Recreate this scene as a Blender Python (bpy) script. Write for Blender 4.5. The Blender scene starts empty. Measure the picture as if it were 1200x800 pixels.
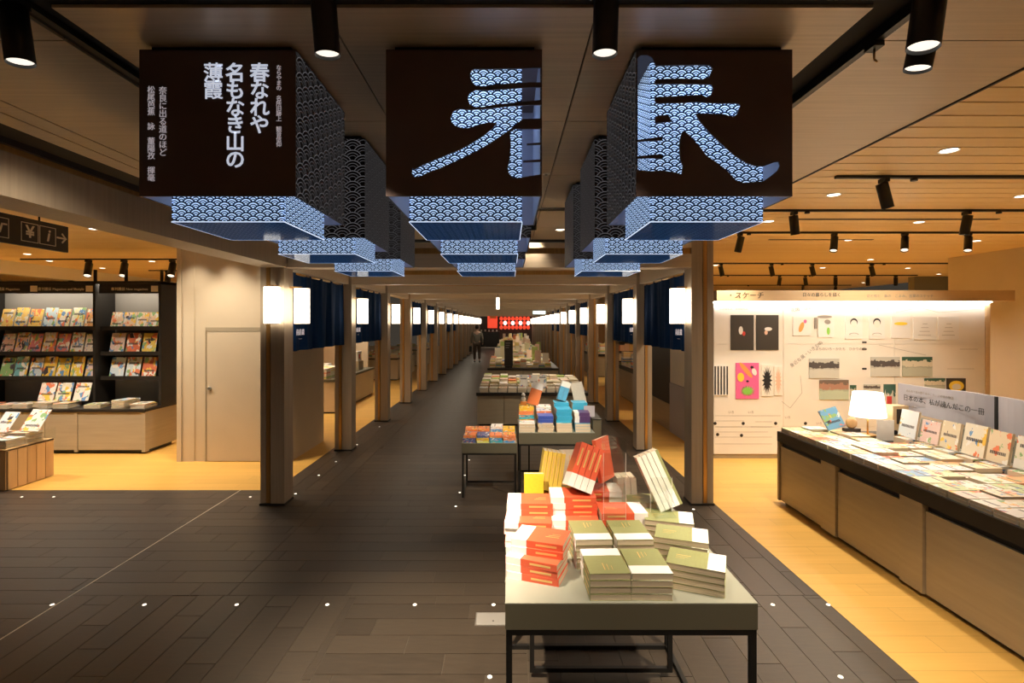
import bpy, bmesh, math, random
from mathutils import Vector, Matrix, Euler
random.seed(7)
SC = bpy.context.scene
COL = SC.collection
R = math.radians
PI = math.pi
# ---------------------------------------------------------------- camera, world, exposure
EYE = 1.8
F = 610.0                      # focal length in pixels of the 1200x800 frame
cam_d = bpy.data.cameras.new('camera')
cam_d.sensor_width = 36.0
cam_d.lens = 36.0 * F / 1200.0
cam_d.shift_x = 4.0 / 1200.0
cam_d.shift_y = -21.0 / 1200.0
cam_d.clip_start = 0.02
cam = bpy.data.objects.new('camera', cam_d)
COL.objects.link(cam)
cam.location = (0, 0, EYE)
cam.rotation_euler = (R(90), 0, 0)
SC.camera = cam
world = bpy.data.worlds.new('world'); SC.world = world
world.use_nodes = True
world.node_tree.nodes['Background'].inputs[0].default_value = (1.0, .82, .62, 1)
world.node_tree.nodes['Background'].inputs[1].default_value = 0.035
SC.view_settings.view_transform = 'Standard'
SC.view_settings.look = 'None'
SC.view_settings.gamma = 1.0
SC.view_settings.use_curve_mapping = False
SC.view_settings.exposure = 0.4
SC.cycles.max_bounces = 8
SC.cycles.transparent_max_bounces = 16
SC.cycles.sample_clamp_indirect = 6.0
WARM = (1.0, .84, .64)
WARM2 = (1.0, .87, .70)

def at(px, py, Y):
    """world point seen at a pixel at depth Y (used only to read distances off the photograph)"""
    return Vector(((px - 596) * Y / F, Y, EYE - (py - 379) * Y / F))
# ---------------------------------------------------------------- node helpers
class N:
    """a socket with arithmetic"""
    def __init__(s, nt, sock): s.nt, s.s = nt, sock
    def _m(s, op, b=None, c=None):
        n = s.nt.nodes.new('ShaderNodeMath'); n.operation = op
        s.nt.links.new(s.s, n.inputs[0])
        for i, q in ((1, b), (2, c)):
            if q is None: continue
            if isinstance(q, N): s.nt.links.new(q.s, n.inputs[i])
            else: n.inputs[i].default_value = q
        return N(s.nt, n.outputs[0])
    def __add__(s, b): return s._m('ADD', b)
    def __sub__(s, b): return s._m('SUBTRACT', b)
    def __mul__(s, b): return s._m('MULTIPLY', b)
    def __truediv__(s, b): return s._m('DIVIDE', b)
    def lt(s, b): return s._m('LESS_THAN', b)
    def gt(s, b): return s._m('GREATER_THAN', b)
    def mod(s, b): return s._m('FLOORED_MODULO', b)
    def ceil(s): return s._m('CEIL')
    def sqrt(s): return s._m('SQRT')
    def max(s, b): return s._m('MAXIMUM', b)
    def pick(s, yes, no): return (yes * s) + (no * (s * -1.0 + 1.0))

def newmat(name):
    m = bpy.data.materials.new(name); m.use_nodes = True
    nt = m.node_tree
    return m, nt, nt.nodes['Principled BSDF'], nt.nodes['Material Output']

def node(nt, kind, **kw):
    n = nt.nodes.new(kind)
    for k, v in kw.items():
        if k in n.inputs.keys(): n.inputs[k].default_value = v
        else: setattr(n, k, v)
    return n

def ramp(nt, fac, stops, interp='LINEAR'):
    r = nt.nodes.new('ShaderNodeValToRGB'); r.color_ramp.interpolation = interp
    e = r.color_ramp.elements
    while len(e) > len(stops): e.remove(e[-1])
    while len(e) < len(stops): e.new(1.0)
    for i, (p, c) in enumerate(stops):
        e[i].position = p; e[i].color = tuple(c) + ((1,) if len(c) == 3 else ())
    nt.links.new(fac, r.inputs[0])
    return r.outputs[0]

def coords(nt, which='Object', scale=(1, 1, 1)):
    tc = nt.nodes.new('ShaderNodeTexCoord'); mp = nt.nodes.new('ShaderNodeMapping')
    mp.inputs['Scale'].default_value = scale
    nt.links.new(tc.outputs[which], mp.inputs[0])
    return mp.outputs[0]

def plain(name, col, rough=.5, metal=0.0, var=0.0, scale=(8, 8, 8), bump=0.0, spec=.5, which='Object'):
    m, nt, b, out = newmat(name)
    b.inputs['Roughness'].default_value = rough
    b.inputs['Metallic'].default_value = metal
    b.inputs['Specular IOR Level'].default_value = spec
    if var or bump:
        nz = node(nt, 'ShaderNodeTexNoise', Scale=1.0, Detail=4.0)
        nt.links.new(coords(nt, which, scale), nz.inputs['Vector'])
        lo = [max(0, c * (1 - var)) for c in col]; hi = [min(1, c * (1 + var)) for c in col]
        nt.links.new(ramp(nt, nz.outputs[0], [(.3, lo), (.7, hi)]), b.inputs['Base Color'])
        if bump:
            bp = node(nt, 'ShaderNodeBump', Strength=bump, Distance=.004)
            nt.links.new(nz.outputs[0], bp.inputs['Height']); nt.links.new(bp.outputs[0], b.inputs['Normal'])
    else:
        b.inputs['Base Color'].default_value = tuple(col) + (1,)
    return m

def glow(name, col, strength):
    m, nt, b, out = newmat(name)
    b.inputs['Base Color'].default_value = tuple(col) + (1,)
    b.inputs['Emission Color'].default_value = tuple(col) + (1,)
    b.inputs['Emission Strength'].default_value = strength
    return m

def seigaiha(nt, R0):
    """distance to the centre of the wave circle that shows at a point of the UV map (metres)"""
    uv = nt.nodes.new('ShaderNodeTexCoord'); sp = nt.nodes.new('ShaderNodeSeparateXYZ')
    nt.links.new(uv.outputs['UV'], sp.inputs[0])
    x = N(nt, sp.outputs[0]) / R0; y = N(nt, sp.outputs[1]) / R0
    j0 = (y * 2.0 - 2.0).ceil()
    def d(j):
        xx = (x + j.mod(2.0) + 1.0).mod(2.0) - 1.0
        yy = y - j * .5
        return (xx * xx + yy * yy).sqrt()
    d0, d1, d2 = d(j0), d(j0 + 1.0), d(j0 + 2.0)
    return d0.lt(1.0).pick(d0, d1.lt(1.0).pick(d1, d2)), x, y

def bands(d, *iv):
    t = None
    for a, b in iv:
        q = d.gt(a) * d.lt(b)
        t = q if t is None else t + q
    return t
MAT = {}
def wave_glass(name, R0, light, strength, tint, invert=False, amount=1.0):
    """clear tinted pane with a frosted, back-lit wave print"""
    m, nt, b, out = newmat(name)
    nt.nodes.remove(b)
    d, x, y = seigaiha(nt, R0)
    lines = bands(d, (.78, 1.0), (.46, .62), (.20, .33))
    fac = lines if invert else lines * -1.0 + 1.0
    fac = fac * amount
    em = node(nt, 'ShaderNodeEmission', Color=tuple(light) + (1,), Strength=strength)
    tl = node(nt, 'ShaderNodeBsdfTranslucent', Color=(.75, .83, .95, 1))
    ad = nt.nodes.new('ShaderNodeAddShader')
    nt.links.new(em.outputs[0], ad.inputs[0]); nt.links.new(tl.outputs[0], ad.inputs[1])
    tr = node(nt, 'ShaderNodeBsdfTransparent', Color=tuple(tint) + (1,))
    gl = node(nt, 'ShaderNodeBsdfGlossy', Roughness=.06, Color=(.8, .87, 1, 1))
    mg = nt.nodes.new('ShaderNodeMixShader'); mg.inputs[0].default_value = .06
    nt.links.new(tr.outputs[0], mg.inputs[1]); nt.links.new(gl.outputs[0], mg.inputs[2])
    mx = nt.nodes.new('ShaderNodeMixShader')
    nt.links.new(fac.s, mx.inputs[0]); nt.links.new(mg.outputs[0], mx.inputs[1]); nt.links.new(ad.outputs[0], mx.inputs[2])
    nt.links.new(mx.outputs[0], out.inputs[0])
    return m

def perforated(name, R0):
    """dark sheet metal pierced along wave lines; light leaks through the holes"""
    m, nt, b, out = newmat(name)
    d, x, y = seigaiha(nt, R0)
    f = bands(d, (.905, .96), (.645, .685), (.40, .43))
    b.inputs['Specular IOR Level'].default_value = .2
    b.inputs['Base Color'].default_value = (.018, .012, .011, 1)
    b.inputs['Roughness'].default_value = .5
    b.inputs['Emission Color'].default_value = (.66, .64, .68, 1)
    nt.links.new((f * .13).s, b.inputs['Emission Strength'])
    return m

def wood(name, a, c, grain_axis='X', plank=None, rough=.45):
    m, nt, b, out = newmat(name)
    sc = {'X': (1.2, 22, 22), 'Y': (22, 1.2, 22), 'Z': (22, 22, 1.2)}[grain_axis]
    nz = node(nt, 'ShaderNodeTexNoise', Scale=1.0, Detail=5.0, Roughness=.6)
    nt.links.new(coords(nt, 'Object', sc), nz.inputs['Vector'])
    oi = nt.nodes.new('ShaderNodeObjectInfo')
    v = N(nt, nz.outputs[0]) * .7 + N(nt, oi.outputs['Random']) * .3
    nt.links.new(ramp(nt, v.s, [(.25, a), (.75, c)]), b.inputs['Base Color'])
    b.inputs['Roughness'].default_value = rough
    if plank:
        br = node(nt, 'ShaderNodeTexBrick', Scale=1.0)
        br.inputs['Mortar Size'].default_value = .0015
        br.inputs['Brick Width'].default_value = plank[0]; br.inputs['Row Height'].default_value = plank[1]
        br.inputs['Color1'].default_value = (1, 1, 1, 1); br.inputs['Color2'].default_value = (.9, .9, .9, 1); br.inputs['Mortar'].default_value = (.6, .55, .5, 1)
        nt.links.new(coords(nt, 'Object', (1, 1, 1)), br.inputs['Vector'])
        mx = node(nt, 'ShaderNodeMix', data_type='RGBA', blend_type='MULTIPLY'); mx.inputs[0].default_value = 1.0
        src = b.inputs['Base Color'].links[0].from_socket
        nt.links.new(src, mx.inputs[6]); nt.links.new(br.outputs[0], mx.inputs[7])
        nt.links.new(mx.outputs[2], b.inputs['Base Color'])
    return m

def cover_art(name, density=2.2, keep=.45, white=.25):
    """printed jacket: object colour with random blocks, title bars and picture blotches"""
    m, nt, b, out = newmat(name)
    oi = nt.nodes.new('ShaderNodeObjectInfo')
    g = coords(nt, 'Generated', (1, 1, 1))
    rnd = N(nt, oi.outputs['Random'])
    vo = node(nt, 'ShaderNodeTexVoronoi', voronoi_dimensions='4D', Scale=density, Randomness=.9)
    nt.links.new(g, vo.inputs['Vector']); nt.links.new((rnd * 57.0).s, vo.inputs['W'])
    nz = node(nt, 'ShaderNodeTexNoise', noise_dimensions='4D', Scale=3.5, Detail=3.0)
    nt.links.new(g, nz.inputs['Vector']); nt.links.new((rnd * 91.0).s, nz.inputs['W'])
    sc_ = nt.nodes.new('ShaderNodeSeparateColor'); nt.links.new(vo.outputs['Color'], sc_.inputs[0])
    pal = ramp(nt, sc_.outputs[0],
               [(0, (.85, .25, .12)), (.18, (.95, .62, .10)), (.34, (.9, .86, .78)), (.5, (.16, .34, .62)), (.66, (.93, .90, .84)), (.8, (.30, .50, .22)), (.92, (.07, .06, .07))], 'CONSTANT')
    mask = N(nt, nz.outputs[0]).gt(1.0 - keep)
    mx = node(nt, 'ShaderNodeMix', data_type='RGBA')
    nt.links.new(mask.s, mx.inputs[0]); nt.links.new(oi.outputs['Color'], mx.inputs[6]); nt.links.new(pal, mx.inputs[7])
    sp = nt.nodes.new('ShaderNodeSeparateXYZ'); nt.links.new(g, sp.inputs[0])
    gy = N(nt, sp.outputs[1]); gx = N(nt, sp.outputs[0])
    p0 = (rnd * 7.3).mod(1.0) * .6 + .15
    bar = gy.gt(p0) * gy.lt(p0 + .10) * gx.gt(.14) * gx.lt(.86) * (gx * 16.0).mod(1.0).gt(.25)
    m2 = node(nt, 'ShaderNodeMix', data_type='RGBA'); m2.inputs[7].default_value = (.05, .04, .05, 1)
    nt.links.new(bar.s, m2.inputs[0]); nt.links.new(mx.outputs[2], m2.inputs[6])
    nt.links.new(m2.outputs[2], b.inputs['Base Color'])
    b.inputs['Roughness'].default_value = .35
    return m

def obj_colour(name, rough=.4, var=.08):
    m, nt, b, out = newmat(name)
    oi = nt.nodes.new('ShaderNodeObjectInfo')
    nz = node(nt, 'ShaderNodeTexNoise', Scale=3.0, Detail=2.0)
    nt.links.new(coords(nt, 'Generated', (2, 9, 2)), nz.inputs['Vector'])
    mx = node(nt, 'ShaderNodeMix', data_type='RGBA', blend_type='MULTIPLY'); mx.inputs[0].default_value = 1.0
    nt.links.new(oi.outputs['Color'], mx.inputs[6])
    nt.links.new(ramp(nt, nz.outputs[0], [(.3, (1 - var,) * 3), (.7, (1, 1, 1))]), mx.inputs[7])
    nt.links.new(mx.outputs[2], b.inputs['Base Color']); b.inputs['Roughness'].default_value = rough
    return m

def pages_mat(name, col=(.84, .70, .50)):
    m, nt, b, out = newmat(name)
    nz = node(nt, 'ShaderNodeTexNoise', Scale=1.0, Detail=2.0)
    nt.links.new(coords(nt, 'Object', (3, 3, 900)), nz.inputs['Vector'])
    nt.links.new(ramp(nt, nz.outputs[0], [(.3, [c * .66 for c in col]), (.7, col)]), b.inputs['Base Color'])
    b.inputs['Roughness'].default_value = .8
    return m

def island_books(name):
    """for the uncountable far book stock: a colour per loose piece"""
    m, nt, b, out = newmat(name)
    ge = nt.nodes.new('ShaderNodeNewGeometry')
    nt.links.new(ramp(nt, ge.outputs['Random Per Island'], [(0, (.88, .80, .62)), (.22, (.88, .68, .28)), (.38, (.90, .86, .78)), (.5, (.80, .26, .12)), (.58, (.86, .78, .56)), (.74, (.18, .34, .60)), (.80, (.92, .70, .55)), (.92, (.45, .58, .18))], 'CONSTANT'), b.inputs['Base Color'])
    b.inputs['Roughness'].default_value = .5
    return m

def glass_clear(name, col=(.96, .98, .97), refl=.08):
    m, nt, b, out = newmat(name); nt.nodes.remove(b)
    tr = node(nt, 'ShaderNodeBsdfTransparent', Color=tuple(col) + (1,))
    gl = node(nt, 'ShaderNodeBsdfGlossy', Roughness=.05)
    mx = nt.nodes.new('ShaderNodeMixShader'); mx.inputs[0].default_value = refl
    nt.links.new(tr.outputs[0], mx.inputs[1]); nt.links.new(gl.outputs[0], mx.inputs[2]); nt.links.new(mx.outputs[0], out.inputs[0])
    return m

def tile_mat(name):
    m, nt, b, out = newmat(name)
    oi = nt.nodes.new('ShaderNodeObjectInfo')
    nz = node(nt, 'ShaderNodeTexNoise', Scale=1.0, Detail=6.0, Roughness=.65)
    nt.links.new(coords(nt, 'Object', (7, 40, 1)), nz.inputs['Vector'])
    v = N(nt, nz.outputs[0]) * .75 + N(nt, oi.outputs['Random']) * .25
    nt.links.new(ramp(nt, v.s, [(.2, (.026, .0185, .0125)), (.8, (.082, .061, .042))]), b.inputs['Base Color'])
    rr = N(nt, nz.outputs[0]) * .25 + .30
    nt.links.new(rr.s, b.inputs['Roughness'])
    bp = node(nt, 'ShaderNodeBump', Strength=.25, Distance=.002)
    nt.links.new(nz.outputs[0], bp.inputs['Height']); nt.links.new(bp.outputs[0], b.inputs['Normal'])
    return m

def photo_print(name, sky, ground, blots):
    """flat colour photograph: a horizon, ground and dark blotches"""
    m, nt, b, out = newmat(name)
    g = coords(nt, 'Generated', (1, 1, 1))
    sp = nt.nodes.new('ShaderNodeSeparateXYZ'); nt.links.new(g, sp.inputs[0])
    nz = node(nt, 'ShaderNodeTexNoise', Scale=5.0, Detail=5.0); nt.links.new(g, nz.inputs['Vector'])
    v = N(nt, sp.outputs[2]) + (N(nt, nz.outputs[0]) - .5) * .5
    base = ramp(nt, v.s, [(0, ground), (.45, [c * .8 for c in ground]), (.55, blots), (.8, sky), (1, sky)], 'CONSTANT')
    nt.links.new(base, b.inputs['Base Color']); b.inputs['Roughness'].default_value = .4
    return m

def build_materials():
    M = MAT
    M['tile'] = tile_mat('dark stone tile')
    M['grout'] = plain('tile grout', (.10, .080, .057), .8)
    M['floorwood'] = wood('honey oak floor', (.72, .40, .085), (.84, .50, .125), 'X', (1.2, .15), .38)
    M['ceilwood'] = wood('oak ceiling plank', (.90, .64, .30), (.97, .76, .42), 'X')
    M['sidewood'] = wood('light beech panel', (.56, .34, .15), (.68, .44, .21), 'Z')
    M['void'] = plain('black void paint', (.008, .007, .006), .8)
    M['ceilpanel'] = plain('champagne brushed metal ceiling panel', (.58, .49, .385), .38, .15, .10, (1.5, 60, 1))
    M['post'] = plain('taupe satin metal', (.42, .335, .24), .42, .12, .08, (60, 60, 1.5))
    M['beam'] = plain('taupe satin beam', (.68, .555, .40), .48, .05, .07, (1.5, 60, 60))
    M['brass'] = plain('brushed brass', (.62, .36, .12), .30, .75, .10, (50, 50, 2))
    M['black'] = plain('black powder coat', (.010, .009, .008), .45)
    M['darkmetal'] = plain('dark bronze metal', (.028, .024, .020), .42, .2)
    M['shell'] = plain('dark brown painted sheet', (.115, .074, .066), .46, .1, .05)
    M['shellin'] = plain('lavender grey inner lining', (.42, .40, .47), .5)
    M['perf'] = perforated('wave pierced dark sheet', .062)
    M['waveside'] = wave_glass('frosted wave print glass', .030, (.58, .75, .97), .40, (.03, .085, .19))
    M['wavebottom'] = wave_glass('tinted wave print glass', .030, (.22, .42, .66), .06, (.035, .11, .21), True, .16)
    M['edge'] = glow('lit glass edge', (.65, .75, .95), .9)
    M['letterlit'] = glow('backlit lettering', (.72, .78, .93), .50)
    M['letterdim'] = glow('faint glowing lettering', (.66, .60, .64), .30)
    M['lantern'] = glow('lantern shade', (1.0, .88, .70), 6.5)
    M['lens'] = glow('lamp lens', (1.0, .90, .74), 5.0)
    M['reflector'] = glow('lamp reflector', (1.0, .92, .80), .85)
    M['led'] = glow('floor light', (1.0, .93, .80), 1.6)
    M['ledstrip'] = glow('light strip', (1.0, .96, .90), 22.0)
    M['chrome'] = plain('satin steel', (.6, .58, .54), .3, .9)
    M['wallbeige'] = plain('warm beige wall', (.63, .52, .365), .6, 0, .04, (2, 2, 2))
    M['wallneutral'] = plain('pale beige wall', (.66, .58, .455), .6, 0, .04, (2, 2, 2))
    M['wallwhite'] = plain('cream white board', (.84, .79, .71), .55, 0, .03, (3, 3, 3))
    M['cornice'] = wood('pale oak cornice', (.64, .46, .26), (.74, .55, .33), 'X')
    M['cabinet'] = plain('olive taupe cabinet', (.40, .33, .225), .42, .10, .06, (2, 2, 30))
    M['cabinetback'] = plain('grey green back board', (.24, .235, .185), .5)
    M['shelfblack'] = plain('black brown shelf', (.020, .017, .014), .45)
    M['shelfback'] = plain('grey shelf back', (.30, .28, .25), .55)
    M['tabletop'] = plain('grey green lacquer', (.27, .275, .22), .30, 0, .05, (4, 4, 4))
    M['tableedge'] = plain('olive grey edge', (.125, .112, .075), .42)
    M['curtain'] = plain('navy noren cloth', (.006, .026, .085), .95, 0, .25, (3, 3, 1), 0, .1)
    M['white'] = plain('white paint', (.82, .80, .76), .45)
    M['cream'] = plain('cream paper', (.78, .70, .56), .6)
    M['cover'] = obj_colour('book jacket')
    M['art'] = cover_art('illustrated book jacket', 2.6, .43)
    M['magart'] = cover_art('magazine cover', 3.4, .50)
    M['pages'] = pages_mat('page edges')
    M['band'] = plain('white paper band', (.86, .83, .78), .55)
    M['gold'] = plain('gilt title', (.80, .55, .20), .35, .4)
    M['stock'] = island_books('far book stock')
    M['acrylic'] = glass_clear('clear acrylic')
    M['glass'] = glass_clear('glass pane', (.86, .86, .84), .12)
    M['signgrey'] = plain('lilac grey sign', (.47, .455, .51), .5)
    M['ink'] = plain('black ink', (.02, .018, .02), .5)
    M['greyink'] = plain('grey ink', (.32, .29, .26), .5)
    M['pictwhite'] = plain('white pictogram', (.72, .66, .56), .5)
    M['poster_black'] = plain('black brown poster', (.045, .036, .027), .5)
    M['poster_pink'] = plain('pink poster', (.83, .14, .36), .5)
    M['orange'] = plain('orange print', (.85, .35, .09), .5)
    M['yellow'] = plain('yellow print', (.92, .66, .06), .5)
    M['green'] = plain('green print', (.26, .60, .09), .5)
    M['peach'] = plain('peach print', (.80, .52, .38), .5)
    M['red'] = plain('red print', (.66, .05, .03), .5)
    M['photoA'] = photo_print('street photograph', (.55, .55, .5), (.62, .62, .56), (.10, .09, .09))
    M['photoB'] = photo_print('court photograph', (.20, .15, .12), (.52, .60, .46), (.45, .25, .18))
    M['photoC'] = photo_print('park photograph', (.05, .12, .08), (.50, .52, .42), (.70, .64, .50))
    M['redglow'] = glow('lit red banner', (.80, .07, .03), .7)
    M['skin'] = plain('skin', (.55, .34, .24), .55)
    M['hair'] = plain('black hair', (.012, .010, .009), .5)
    M['jacket'] = plain('olive grey jacket cloth', (.20, .18, .14), .8, 0, .15, (9, 9, 9))
    M['trousers'] = plain('brown trouser cloth', (.10, .066, .045), .85)
    M['lampshade'] = glow('table lamp shade', (1.0, .93, .80), 1.5)
build_materials()
# ---------------------------------------------------------------- mesh builder
class MB:
    def __init__(s): s.v, s.f, s.m, s.sm = [], [], [], []
    def face(s, pts, m=0, smooth=False):
        i = len(s.v); s.v += [tuple(p) for p in pts]; s.f.append(tuple(range(i, i + len(pts)))); s.m.append(m); s.sm.append(smooth); return s
    def box(s, x0, x1, y0, y1, z0, z1, m=0, M=None):
        i = len(s.v)
        p = [(x0, y0, z0), (x1, y0, z0), (x1, y1, z0), (x0, y1, z0), (x0, y0, z1), (x1, y0, z1), (x1, y1, z1), (x0, y1, z1)]
        if M is not None: p = [tuple(M @ Vector(q)) for q in p]
        s.v += p
        for q in ((3, 2, 1, 0), (4, 5, 6, 7), (0, 1, 5, 4), (1, 2, 6, 5), (2, 3, 7, 6), (3, 0, 4, 7)):
            s.f.append(tuple(i + k for k in q)); s.m.append(m); s.sm.append(False)
        return s
    def cyl(s, p0, p1, r0, r1=None, n=16, m=0, cap0=True, cap1=True):
        r1 = r0 if r1 is None else r1
        p0, p1 = Vector(p0), Vector(p1); d = (p1 - p0).normalized()
        a = d.orthogonal().normalized(); b = d.cross(a); i = len(s.v)
        for p, r in ((p0, r0), (p1, r1)):
            for k in range(n):
                t = 2 * PI * k / n; s.v.append(tuple(p + (a * math.cos(t) + b * math.sin(t)) * r))
        for k in range(n):
            l = (k + 1) % n; s.f.append((i + k, i + l, i + n + l, i + n + k)); s.m.append(m); s.sm.append(True)
        if cap0: s.f.append(tuple(i + k for k in reversed(range(n)))); s.m.append(m); s.sm.append(False)
        if cap1: s.f.append(tuple(i + n + k for k in range(n))); s.m.append(m); s.sm.append(False)
        return s
    def ball(s, c, r, n=12, k=8, m=0, sc=(1, 1, 1)):
        i = len(s.v)
        for a in range(k + 1):
            th = PI * a / k
            for b in range(n):
                ph = 2 * PI * b / n
                s.v.append((c[0] + r * sc[0] * math.sin(th) * math.cos(ph), c[1] + r * sc[1] * math.sin(th) * math.sin(ph), c[2] + r * sc[2] * math.cos(th)))
        for a in range(k):
            for b in range(n):
                q = (b + 1) % n
                s.f.append((i + a * n + b, i + (a + 1) * n + b, i + (a + 1) * n + q, i + a * n + q)); s.m.append(m); s.sm.append(True)
        return s
    def poly(s, pts, axis, lo, hi, m=0):
        """prism of a 2-D outline extruded along an axis ('x': pts are (y,z); 'y': (x,z); 'z': (x,y))"""
        mk = {'x': lambda p, t: (t, p[0], p[1]), 'y': lambda p, t: (p[0], t, p[1]), 'z': lambda p, t: (p[0], p[1], t)}[axis]
        n = len(pts); i = len(s.v)
        s.v += [mk(p, lo) for p in pts] + [mk(p, hi) for p in pts]
        s.f.append(tuple(i + k for k in range(n))); s.f.append(tuple(i + n + k for k in reversed(range(n)))); s.m += [m, m]; s.sm += [False, False]
        for k in range(n):
            l = (k + 1) % n; s.f.append((i + k, i + n + k, i + n + l, i + l)); s.m.append(m); s.sm.append(False)
        return s
    def mesh(s, name, mats):
        me = bpy.data.meshes.new(name); me.from_pydata(s.v, [], s.f)
        for q in (mats if isinstance(mats, (list, tuple)) else [mats]): me.materials.append(MAT[q] if isinstance(q, str) else q)
        me.polygons.foreach_set('material_index', s.m); me.polygons.foreach_set('use_smooth', s.sm)
        if len(s.f) < 2000:
            bm = bmesh.new(); bm.from_mesh(me); bmesh.ops.recalc_face_normals(bm, faces=bm.faces); bm.to_mesh(me); bm.free()
        uv_metres(me)
        return me
    def build(s, name, mats, parent=None, loc=(0, 0, 0), rz=0.0):
        return link(name, s.mesh(name, mats), parent, loc, rz)

def uv_metres(me):
    uv = me.uv_layers.new(name='uv') if not me.uv_layers else me.uv_layers[0]
    vs = me.vertices
    for p in me.polygons:
        n = p.normal; ax = max(range(3), key=lambda k: abs(n[k]))
        for li in p.loop_indices:
            c = vs[me.loops[li].vertex_index].co
            uv.data[li].uv = (c.y, c.z) if ax == 0 else (c.x, c.z) if ax == 1 else (c.x, c.y)

def link(name, data, parent=None, loc=(0, 0, 0), rz=0.0):
    o = bpy.data.objects.new(name, data); COL.objects.link(o)
    o.parent = parent; o.location = loc
    if rz: o.rotation_euler = (0, 0, rz)
    return o
def tag(o, label, cat=None, group=None, kind=None):
    o['label'] = label
    if cat: o['category'] = cat
    if group: o['group'] = group
    if kind: o['kind'] = kind
    return o
def thing(name, label, cat, loc=(0, 0, 0), rz=0.0, group=None):
    return tag(link(name, None, None, loc, rz), label, cat, group)
def structure(o, label=None):
    o['kind'] = 'structure'
    if label: o['label'] = label
    return o
def copy_tree(o, parent=None):
    c = o.copy(); COL.objects.link(c); c.parent = parent
    for ch in list(o.children): copy_tree(ch, c)
    return c
ORD = 'first second third fourth fifth sixth seventh eighth ninth tenth eleventh twelfth thirteenth fourteenth fifteenth sixteenth seventeenth eighteenth nineteenth twentieth'.split()

def text(body, size, mat, parent=None, loc=(0, 0, 0), rot=(PI / 2, 0, 0), extrude=.0008, spacing=1.0, bold=0.0, name='lettering', shear=0.0):
    cu = bpy.data.curves.new('lettering', 'FONT'); cu.body = body; cu.size = size; cu.extrude = extrude
    cu.align_x = 'CENTER'; cu.align_y = 'CENTER'; cu.space_line = spacing; cu.offset = bold; cu.shear = shear
    cu.resolution_u = 3
    t = bpy.data.objects.new('lettering', cu); COL.objects.link(t)
    dg = bpy.context.evaluated_depsgraph_get(); dg.update()
    me = bpy.data.meshes.new_from_object(t.evaluated_get(dg))
    bpy.data.objects.remove(t); bpy.data.curves.remove(cu)
    me.materials.clear(); me.materials.append(MAT[mat])
    uv_metres(me)
    o = link(name, me, parent, loc); o.rotation_euler = rot
    return o

def holed_panel(rect, holes, thick):
    """flat panel (x, z) with holes; holes nested in holes are solid islands"""
    cu = bpy.data.curves.new('panel', 'CURVE'); cu.dimensions = '2D'; cu.fill_mode = 'BOTH'; cu.extrude = thick / 2
    for pts in [rect] + holes:
        sp = cu.splines.new('POLY'); sp.points.add(len(pts) - 1)
        for q, p in zip(sp.points, pts): q.co = (p[0], p[1], 0, 1)
        sp.use_cyclic_u = True
    t = bpy.data.objects.new('panel', cu); COL.objects.link(t)
    dg = bpy.context.evaluated_depsgraph_get(); dg.update()
    me = bpy.data.meshes.new_from_object(t.evaluated_get(dg))
    bpy.data.objects.remove(t); bpy.data.curves.remove(cu)
    me.transform(Matrix.Rotation(PI / 2, 4, 'X'))
    uv_metres(me)
    return me

def spot_lamp(name, loc, target, watts, angle, blend=.6, col=WARM, radius=.03, parent=None):
    l = bpy.data.lights.new(name, 'SPOT'); l.energy = watts; l.spot_size = R(angle); l.spot_blend = blend; l.color = col; l.shadow_soft_size = radius
    o = bpy.data.objects.new(name, l); COL.objects.link(o)
    o.rotation_euler = (Vector(target) - Vector(loc)).to_track_quat('-Z', 'Y').to_euler()
    o.location = loc
    if parent is not None:
        o.parent = parent; o.location = Vector(loc) - Vector(parent.location)
    return o
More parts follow.
